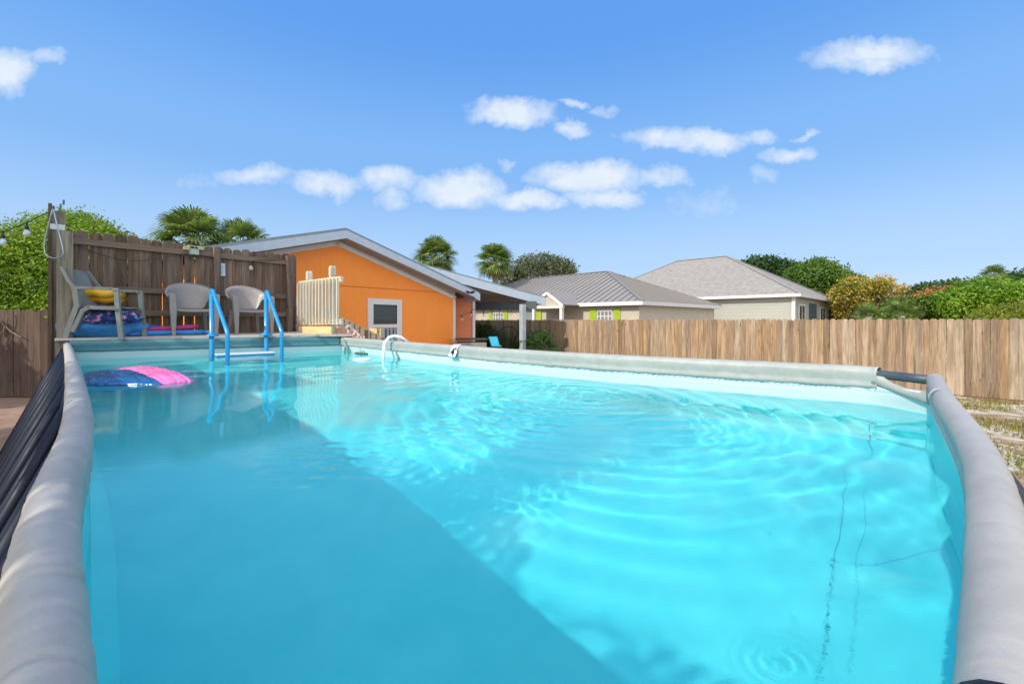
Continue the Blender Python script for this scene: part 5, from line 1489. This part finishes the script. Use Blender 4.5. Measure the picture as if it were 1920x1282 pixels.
def tree(name, label, cat, base, clumps, n, size, mat, seed, trunk_r=.12, group=None, limbs=None, fork=0.35, extra=None, **kw):
    root = empty(name, tuple(base), label, cat, group)
    b = Vector(base); cs = [Vector(c) for c, _ in clumps]
    top = sum(cs, Vector()) / len(cs); fk = b.lerp(top, fork)
    rg = random.Random(seed)
    mb = MB(); pts = [b + (fk - b) * t_ + Vector((rg.uniform(-.06, .06), rg.uniform(-.06, .06), 0)) * (1 if 0 < t_ < 1 else 0) for t_ in (0, .35, .7, 1)]
    mb.tube(pts, [trunk_r, trunk_r * .85, trunk_r * .75, trunk_r * .66], 9)
    lim = cs if limbs is None else rg.sample(cs, min(limbs, len(cs)))
    for c in lim:
        m1 = fk.lerp(c, .5) + Vector((rg.uniform(-.2, .2), rg.uniform(-.2, .2), rg.uniform(-.1, .3))) * .8
        mb.tube([fk, fk.lerp(m1, .5) + Vector((0, 0, .05)), m1, c], [trunk_r * .5, trunk_r * .36, trunk_r * .24, trunk_r * .08], 6)
    mb.build('trunk', M['bark'], root, smooth=True)
    leaves_mesh('crown', clumps, n, size, mat, root, seed, **kw)
    if extra:
        for (nm, cl, nn, sz, mt) in extra: leaves_mesh(nm, cl, nn, sz, mt, root, seed + 77)
    return root

def prof_clumps(profile, d0, d1, zlow, rr, seed, per=3, fill=True, ybias=0):
    """clumps under a skyline given as photo pixels, spread between distances d0 and d1"""
    r = random.Random(seed); out = []
    for (px, py) in profile:
        for k in range(per):
            d = r.uniform(d0, d1); p = at(px + r.uniform(-6, 6), py, d); q = r.uniform(rr * .7, rr * 1.2)
            out.append(((p.x, p.y, p.z - q * .85), (q, q, q * .8)))
        if fill:
            z = at(px, py, (d0 + d1) / 2).z - rr * 1.7
            while z > zlow:
                for k in range(2):
                    d = r.uniform(d0, d1); p = at(px + r.uniform(-9, 9), py, d); q = r.uniform(rr * .8, rr * 1.3); out.append(((p.x, p.y, z + r.uniform(-.2, .2)), (q, q, q * .85)))
                z -= rr * 1.15
    return out

# big leafy tree behind the fences at the left
pc1 = prof_clumps([(-60, 450), (-25, 440), (10, 428), (45, 412), (80, 400), (115, 393), (150, 394), (185, 410)], 9.9, 11.6, .6, .62, 31, per=3)
t1 = tree('broadleaf_tree', 'large bright green leafy tree filling the left edge behind the timber post', 'tree', (-12.0, 10.9, 0), pc1, 62000, .040, M['leaf_bright'], 41, .16, limbs=14)
pc2 = prof_clumps([(150, 396), (180, 410), (205, 424), (235, 436), (262, 444), (285, 452)], 10.6, 11.8, 1.6, .48, 33, per=3)
tree('yellow_tipped_tree', 'rounder tree with yellow-tipped leaves rising above the left part of the privacy fence', 'tree', (-9.6, 11.6, 0), pc2, 26000, .038, M['leaf_yellowtip'], 43, .12, limbs=10)
# bare vine on the low fence
mb = MB()
mb.tube([at(12, 583, 9.2), at(14, 596, 9.2), at(11, 612, 9.2), at(20, 622, 9.2), at(40, 632, 9.2)], .012, 5); mb.tube([at(0, 600, 9.2), at(8, 612, 9.2), at(5, 640, 9.2), at(14, 655, 9.2)], .01, 5); mb.tube([at(11, 612, 9.2), at(3, 622, 9.2), at(-6, 640, 9.2)], .008, 5)
tag(mb.build('bare_vine', plain('dry_vine', (.20, .15, .11), .8), None), 'leafless brown vine hanging over the low fence at the far left', 'vine')

# ------------------------------------------------------------------ palms
def fan_palm(name, label, base, top, crown_r, seed, n=34, dry=8, trunk=.14, group=None, trunkvis=True, drape=0.55, blades=24, mat=None):
    root = empty(name, tuple(base), label, 'palm tree', group); rg = random.Random(seed)
    b = Vector(base); tp_ = Vector(top)
    mb = MB(); pts = []; rads = []
    N = 22
    for i in range(N + 1):
        t_ = i / N; pts.append(b.lerp(tp_, t_) + Vector((.05 * math.sin(t_ * 3), 0, 0))); rads.append(trunk * (1.15 - .15 * t_) * (1.0 + .13 * (i % 2)) * (1.25 if t_ > .8 else 1))
    mb.tube(pts, rads, 12); mb.build('trunk', M['boots'], root, smooth=False)
    def frond(mbx, az, el, L, rg, size):
        d = Vector((math.cos(az) * math.cos(el), math.sin(az) * math.cos(el), math.sin(el)))
        side = Vector((-math.sin(az), math.cos(az), 0)); upv = side.cross(d) * -1
        if upv.z < 0: upv = -upv
        pl_ = L * .48; hub = tp_ + d * pl_ + Vector((0, 0, -.12 * pl_))
        mbx.tube([tp_ + d * .03, tp_ + d * pl_ * .5 + Vector((0, 0, .03)), hub], [.016, .012, .009], 4, r=.6)
        tw = rg.uniform(-.5, .5); nb = blades
        s2 = (side * math.cos(tw) + upv * math.sin(tw)).normalized(); dd = (d + Vector((0, 0, -.15))).normalized()
        for k in range(nb):
            a = R(-118 + 236 * (k + .5) / nb); ll = size * (1 - .28 * (abs(a) / R(118)) ** 2) * rg.uniform(.88, 1.05)
            v = (dd * math.cos(a) + s2 * math.sin(a)).normalized()
            w = upv.cross(v).normalized() if upv.cross(v).length > .01 else side
            wd_ = size * .042; col_ = min(1, max(0, rg.gauss(.5, .22)))
            p0 = hub; p1 = hub + v * ll * .55 + upv * .03 * size; p2 = hub + v * ll * .85 + Vector((0, 0, -drape * ll * .16)); p3 = hub + v * ll * .98 + Vector((0, 0, -drape * ll * .46))
            fold = upv * wd_ * .5
            mbx.add([p0 - w * wd_ * .25, p0 + w * wd_ * .25, p1 + w * wd_ + fold, p1 - w * wd_ + fold, p2 + w * wd_ * .6, p2 - w * wd_ * .6, p3], [(0, 1, 2, 3), (3, 2, 4, 5), (5, 4, 6)], r=col_)
    mb = MB()
    for i in range(n):
        az = i * 2.39996 + rg.uniform(-.2, .2); f_ = i / (n - 1); el = R(82) - f_ * R(118) + rg.uniform(-.12, .12)
        frond(mb, az, el, crown_r, rg, crown_r * rg.uniform(.50, .60))
    mb.build('fronds', mat or M['palm_leaf'], root)
    if dry:
        mb = MB()
        for i in range(dry): frond(mb, i * 2.4 + 1, R(rg.uniform(-78, -48)), crown_r * .8, rg, crown_r * .42)
        mb.build('dry_fronds', M['palm_dry'], root)
    return root
def palm_at(name, label, px, pyc, d, crown_r, seed, **kw):
    p = at(px, pyc, d); return fan_palm(name, label, (p.x, p.y, 0), tuple(p), crown_r, seed, **kw)
palm_at('fan_palm', 'wide fan palm with dry brown skirt showing above the middle of the privacy fence', 362, 450, 14.5, 1.32, 51, n=44, dry=14, drape=.5)
palm_at('fan_palm', 'darker smaller fan palm between the big palm and the orange roof', 452, 462, 16.5, 1.30, 52, n=30, dry=5)
palm_at('fan_palm', 'fan palm whose head stands right above the slope of the orange roof', 816, 482, 24.5, 1.42, 53, n=46, dry=6)
palm_at('fan_palm', 'fan palm with visible pale trunk left of the olive oak', 927, 490, 27, 1.42, 54, n=46, dry=6)
palm_at('fan_palm', 'small fan palm head poking out above the bushes at the right', 1864, 517, 26, .85, 55, n=22, dry=0)
# olive oak between palm and cream house
oc_ = prof_clumps([(955, 500), (975, 482), (995, 474), (1015, 472), (1035, 475), (1052, 482), (1064, 490)], 30, 33, 4.0, .85, 61, per=3)
tree('oak_tree', 'olive-green oak behind the ridge of the cream house', 'tree', (1.8, 31.5, 0), oc_, 9500, .10, M['leaf_oak'], 62, .25, limbs=16)
# right-hand trees
c_ = prof_clumps([(1402, 486), (1420, 478), (1440, 477), (1462, 482), (1480, 487), (1495, 492)], 41, 45, 4.5, 1.1, 71, per=2)
tree('oak_tree', 'dark oak showing between the shingled roof and the green tree', 'tree', (24.5, 43, 0), c_, 12000, .15, M['leaf_dark'], 72, .3, limbs=12)
c_ = prof_clumps([(1490, 500), (1510, 488), (1532, 480), (1552, 486), (1572, 497), (1590, 508)], 35, 38, 1.2, .95, 73, per=3)
tree('green_tree', 'bushy mid-green tree right beside the shingled roof end', 'tree', (25.5, 36.5, 0), c_, 20000, .12, M['leaf_mid'], 74, .25, limbs=10)
c_ = prof_clumps([(1575, 530), (1592, 517), (1612, 515), (1632, 522), (1655, 520)], 27.5, 30, 2.2, .62, 75, per=3)
c2_ = prof_clumps([(1640, 522), (1655, 512), (1672, 520), (1688, 530)], 28, 30, 3.4, .42, 77, per=2)
tree('autumn_tree', 'thin-branched tree with yellow and orange autumn leaves', 'tree', (23.0, 28.8, 0), c_ + c2_, 5200, .085, M['leaf_autumn'], 76, .13, limbs=26, fork=.22,
     extra=[('green_sprays', c_[:40], 4200, .08, M['leaf_mid'])])
c_ = prof_clumps([(1690, 545), (1715, 535), (1740, 527), (1765, 523), (1790, 521), (1815, 526)], 52, 56, 1.0, 1.5, 79, per=2)
tree('distant_oak', 'dark domed oak far behind the hedges at the right', 'tree', (47, 54, 0), c_, 14000, .20, M['leaf_dark'], 80, .3, limbs=8)
c_ = prof_clumps([(1672, 562), (1690, 556), (1712, 552), (1735, 550), (1755, 548), (1775, 545)], 24, 26.5, .4, .6, 81, per=3)
tree('leafy_bush', 'mid-green bush with coral tinted tips behind the long fence', 'bush', (22.8, 25.2, 0), c_, 15000, .085, M['leaf_mid'], 82, .1, limbs=6,
     extra=[('coral_foliage', [((at(x, y, 24.6)).to_tuple(), (.45, .45, .3)) for x, y in ((1722, 556), (1735, 550), (1750, 545), (1768, 544), (1785, 543))], 420, .07, M['leaf_coral'])])
c_ = prof_clumps([(1790, 535), (1812, 524), (1835, 518), (1858, 516), (1882, 520), (1905, 528), (1930, 520), (1960, 505)], 22.5, 25, .4, .72, 83, per=3)
tree('leafy_bush', 'tall bright green shrub mass at the right edge with a palm head above it', 'bush', (26, 24, 0), c_, 26000, .085, M['leaf_bright'], 84, .12, limbs=8)
c_ = prof_clumps([(1895, 512), (1912, 503), (1935, 497), (1965, 490)], 27, 29, 1, .8, 89, per=3)
tree('dark_tree', 'dark tree cut off by the right edge of the picture', 'tree', (33, 28, 0), c_, 9000, .1, M['leaf_dark'], 90, .15, limbs=8)
c_ = prof_clumps([(1842, 580), (1860, 572), (1885, 566), (1910, 563), (1940, 562)], 15.5, 17, .4, .5, 85, per=3)
tree('yellow_green_bush', 'low rounded yellow-green bush just over the fence at the right edge', 'bush', (18.5, 16.3, 0), c_, 13000, .05, M['leaf_yg'], 86, .08, limbs=5)
c_ = prof_clumps([(1560, 560), (1590, 555), (1620, 558), (1650, 560), (1680, 562)], 31, 34, .4, .8, 87, per=2)
tree('understory_bush', 'dark green bush mass under the autumn tree behind the fence', 'bush', (25, 32.5, 0), c_, 11000, .11, M['leaf_dark'], 88, .1, limbs=4)
palm_at('palmetto', 'low spiky palmetto under the right side of the autumn tree', 1690, 592, 22.5, 1.05, 91, n=22, dry=0, trunk=.12, drape=.35)
palm_at('palmetto', 'low spiky palmetto under the left side of the autumn tree', 1628, 594, 22.5, .9, 92, n=18, dry=2, trunk=.12, drape=.35)

# ornamental plants in the shade of the carport
def grass_plant(name, label, c, n, L, spread, mat, seed, lo=0.3, w=.012):
    rg = random.Random(seed); mb = MB(); c = Vector(c)
    for i in range(n):
        az = rg.uniform(0, 6.283); el = rg.uniform(lo, 1.5); l_ = L * rg.uniform(.6, 1.1); d = Vector((math.cos(az), math.sin(az), 0)); s = Vector((-math.sin(az), math.cos(az), 0)) * w
        o = c + d * rg.uniform(0, spread)
        p1 = o + (d * math.cos(el) + Vector((0, 0, math.sin(el)))) * l_ * .55; p2 = p1 + (d * math.cos(el - .5) + Vector((0, 0, math.sin(el - .6)))) * l_ * .45
        mb.add([o - s, o + s, p1 + s, p1 - s, p2], [(0, 1, 2, 3), (3, 2, 4)])
    return tag(mb.build(name, mat, None), label, 'plant')
p_ = at(905, 600, 17.4); leaves = crown_clumps((p_.x, p_.y, .75), .75, .6, .6, 16, .28, .42, 5)
tree('dark_shrub', 'dark round shrub by the orange side wall under the carport', 'shrub', (p_.x, p_.y, 0), leaves, 6000, .055, M['leaf_dark'], 95, .05, limbs=5)
p_ = at(955, 600, 16.6); grass_plant('ornamental_grass', 'tall pale arching grass clump left of the carport post', (p_.x, p_.y, .02), 420, 1.75, .22, M['leaf_oak'], 96, .75)
p_ = at(1010, 600, 15.6); fan_palm('young_palm', 'young dark palm with arching fronds right of the carport post', (p_.x, p_.y, 0), (p_.x, p_.y, .55), 1.0, 97, n=20, dry=0, trunk=.10, mat=M['leaf_dark'])
mb = MB(); p_ = at(953, 634, 16.1)
mb.tube([p_ + Vector((.42 * math.cos(a * .2618), 0, .42 * math.sin(a * .2618))) for a in range(24)], .018, 6, closed=True)
tag(mb.build('wire_hoop', M['cable'], None), 'thin dark hoop leaning among the plants beside the carport post', 'hoop')

# ------------------------------------------------------------------ trees out of frame on the left whose shade falls on deck, fence and rim
def feather_palm(name, label, top, specs, seed, spacing=.082, width=.027, leaf=.34):
    root = empty(name, (top[0], top[1], 0), label, 'palm tree'); rg = random.Random(seed); tp_ = Vector(top)
    mb = MB(); mb.tube([Vector((top[0] + .03 * math.sin(i), top[1], tp_.z * i / 12)) for i in range(13)], [.075 * (1 + .1 * (i % 2)) for i in range(13)], 10); mb.build('trunk', M['boots'], root)
    mb = MB()
    for (az, el, L) in specs:
        d = Vector((math.cos(az), math.sin(az), 0)); sd_ = Vector((-d.y, d.x, 0)); n = int(L / spacing); p = tp_.copy(); pts = [p.copy()]
        for i in range(n):
            t_ = i / n; e_ = el - t_ * t_ * (el + .55); v = d * math.cos(e_) + Vector((0, 0, math.sin(e_))); p = p + v * spacing; pts.append(p.copy())
            if t_ < .10: continue
            ll = leaf * math.sin(math.pi * (.12 + .82 * t_)) ** .6 * rg.uniform(.85, 1.1)
            for sg in (-1, 1):
                dr = (sd_ * sg * .93 + v * .30 + Vector((0, 0, rg.uniform(-.25, .12)))).normalized(); w = v * width * rg.uniform(.7, 1.2)
                q1 = p + dr * ll * .6; q2 = p + dr * ll + Vector((0, 0, -.12 * ll / leaf))
                mb.add([p - w * .4, p + w * .4, q1 + w, q1 - w, q2], [(0, 1, 2, 3), (3, 2, 4)])
        mb.tube(pts, [.011 * (1 - .7 * i / len(pts)) for i in range(len(pts))], 5, r=.6)
    mb.build('fronds', M['palm_thick'], root); return root
AZ = math.atan2(.70, -.714); D_ = 2.1
def above_rim(x, y, dz=0.0): return (x - .69 * D_, y - .724 * D_, 1.37 + D_ * .737 + dz)
feather_palm('feather_palm', 'slender feather palm outside the picture, its leaflets striping the near left rim', above_rim(-.62, .60, .06),
             [(AZ + .10, .42, 1.3), (AZ - .02, .32, 1.5), (AZ + .05, .25, 1.3), (AZ - .16, .10, 1.1), (AZ + math.pi - .03, .12, .9), (AZ + math.pi - .25, .1, .9), (AZ + 1.2, .7, 1.3), (AZ + 1.9, .9, 1.2), (AZ + 2.5, .5, 1.2)], 101)
feather_palm('feather_palm', 'second feather palm outside the picture striping the middle of the left rim', above_rim(-2.15, 2.12, -.04),
             [(AZ + .04, .22, 1.5), (AZ - .12, .14, 1.3), (AZ + math.pi - .02, .22, 1.2), (AZ + math.pi - .2, .15, 1.1), (AZ + .9, .7, 1.3), (AZ + 1.6, .9, 1.2), (AZ + 2.4, .6, 1.2)], 102, leaf=.30)
cl = crown_clumps((-9.78, 2.66, 4.6), 1.25, 1.25, 2.2, 26, .55, .8, 103)
tree('shade_tree', 'dense tree outside the picture at the left that keeps the deck chairs in shade', 'tree', (-9.8, 2.6, 0), cl, 9000, .12, M['leaf_dark'], 104, .16, limbs=10, shell=.3)
cl = crown_clumps((-14.2, 6.0, 2.6), 2.4, 1.3, 1.5, 30, .6, .9, 105)
tree('shade_tree', 'broad low tree outside the picture shading the low dark fence', 'tree', (-14.2, 6.0, 0), cl, 9000, .13, M['leaf_dark'], 106, .16, limbs=10, shell=.3)

# ------------------------------------------------------------------ grass and litter on the sand at the right
def ground_cover():
    r = np.random.RandomState(9); vs_ = []; fs_ = []; rn = []
    patches = [(r.uniform(2.6, 11.5), r.uniform(.5, 9.5)) for _ in range(330)]
    patches = [p for p in patches if (p[0] * .7 + p[1] * .714) < 13.2 and (p[0] - p[1]) > 0.1]
    b = 0
    for (px_, py_) in patches:
        R_ = r.uniform(.12, .42); nb = int(110 * R_ / .3)
        for k in range(nb):
            a = r.uniform(0, 6.28); q = R_ * math.sqrt(r.rand()); x = px_ + q * math.cos(a) * 1.3; y = py_ + q * math.sin(a)
            h = r.uniform(.02, .075); az = r.uniform(0, 6.28); dx, dy = math.cos(az) * .03, math.sin(az) * .03; sx, sy = -dy * .24, dx * .24
            vs_ += [(x - sx, y - sy, .002), (x + sx, y + sy, .002), (x + dx, y + dy, h)]; fs_.append((b, b + 1, b + 2)); b += 3; rn.append(r.rand())
    me = bpy.data.meshes.new('grass_patches'); me.from_pydata(vs_, [], fs_); at_ = me.attributes.new('rnd', 'FLOAT', 'FACE'); at_.data.foreach_set('value', rn)
    o = link('grass_patches', me, leaf_mat('thin_yellow_grass', [(0, (.10, .12, .015)), (.5, (.24, .24, .03)), (1, (.34, .20, .07))], .2, .8), None)
    return tag(o, 'thin patches of yellow-green grass on the sand at the right', 'grass', kind='stuff')
ground_cover()
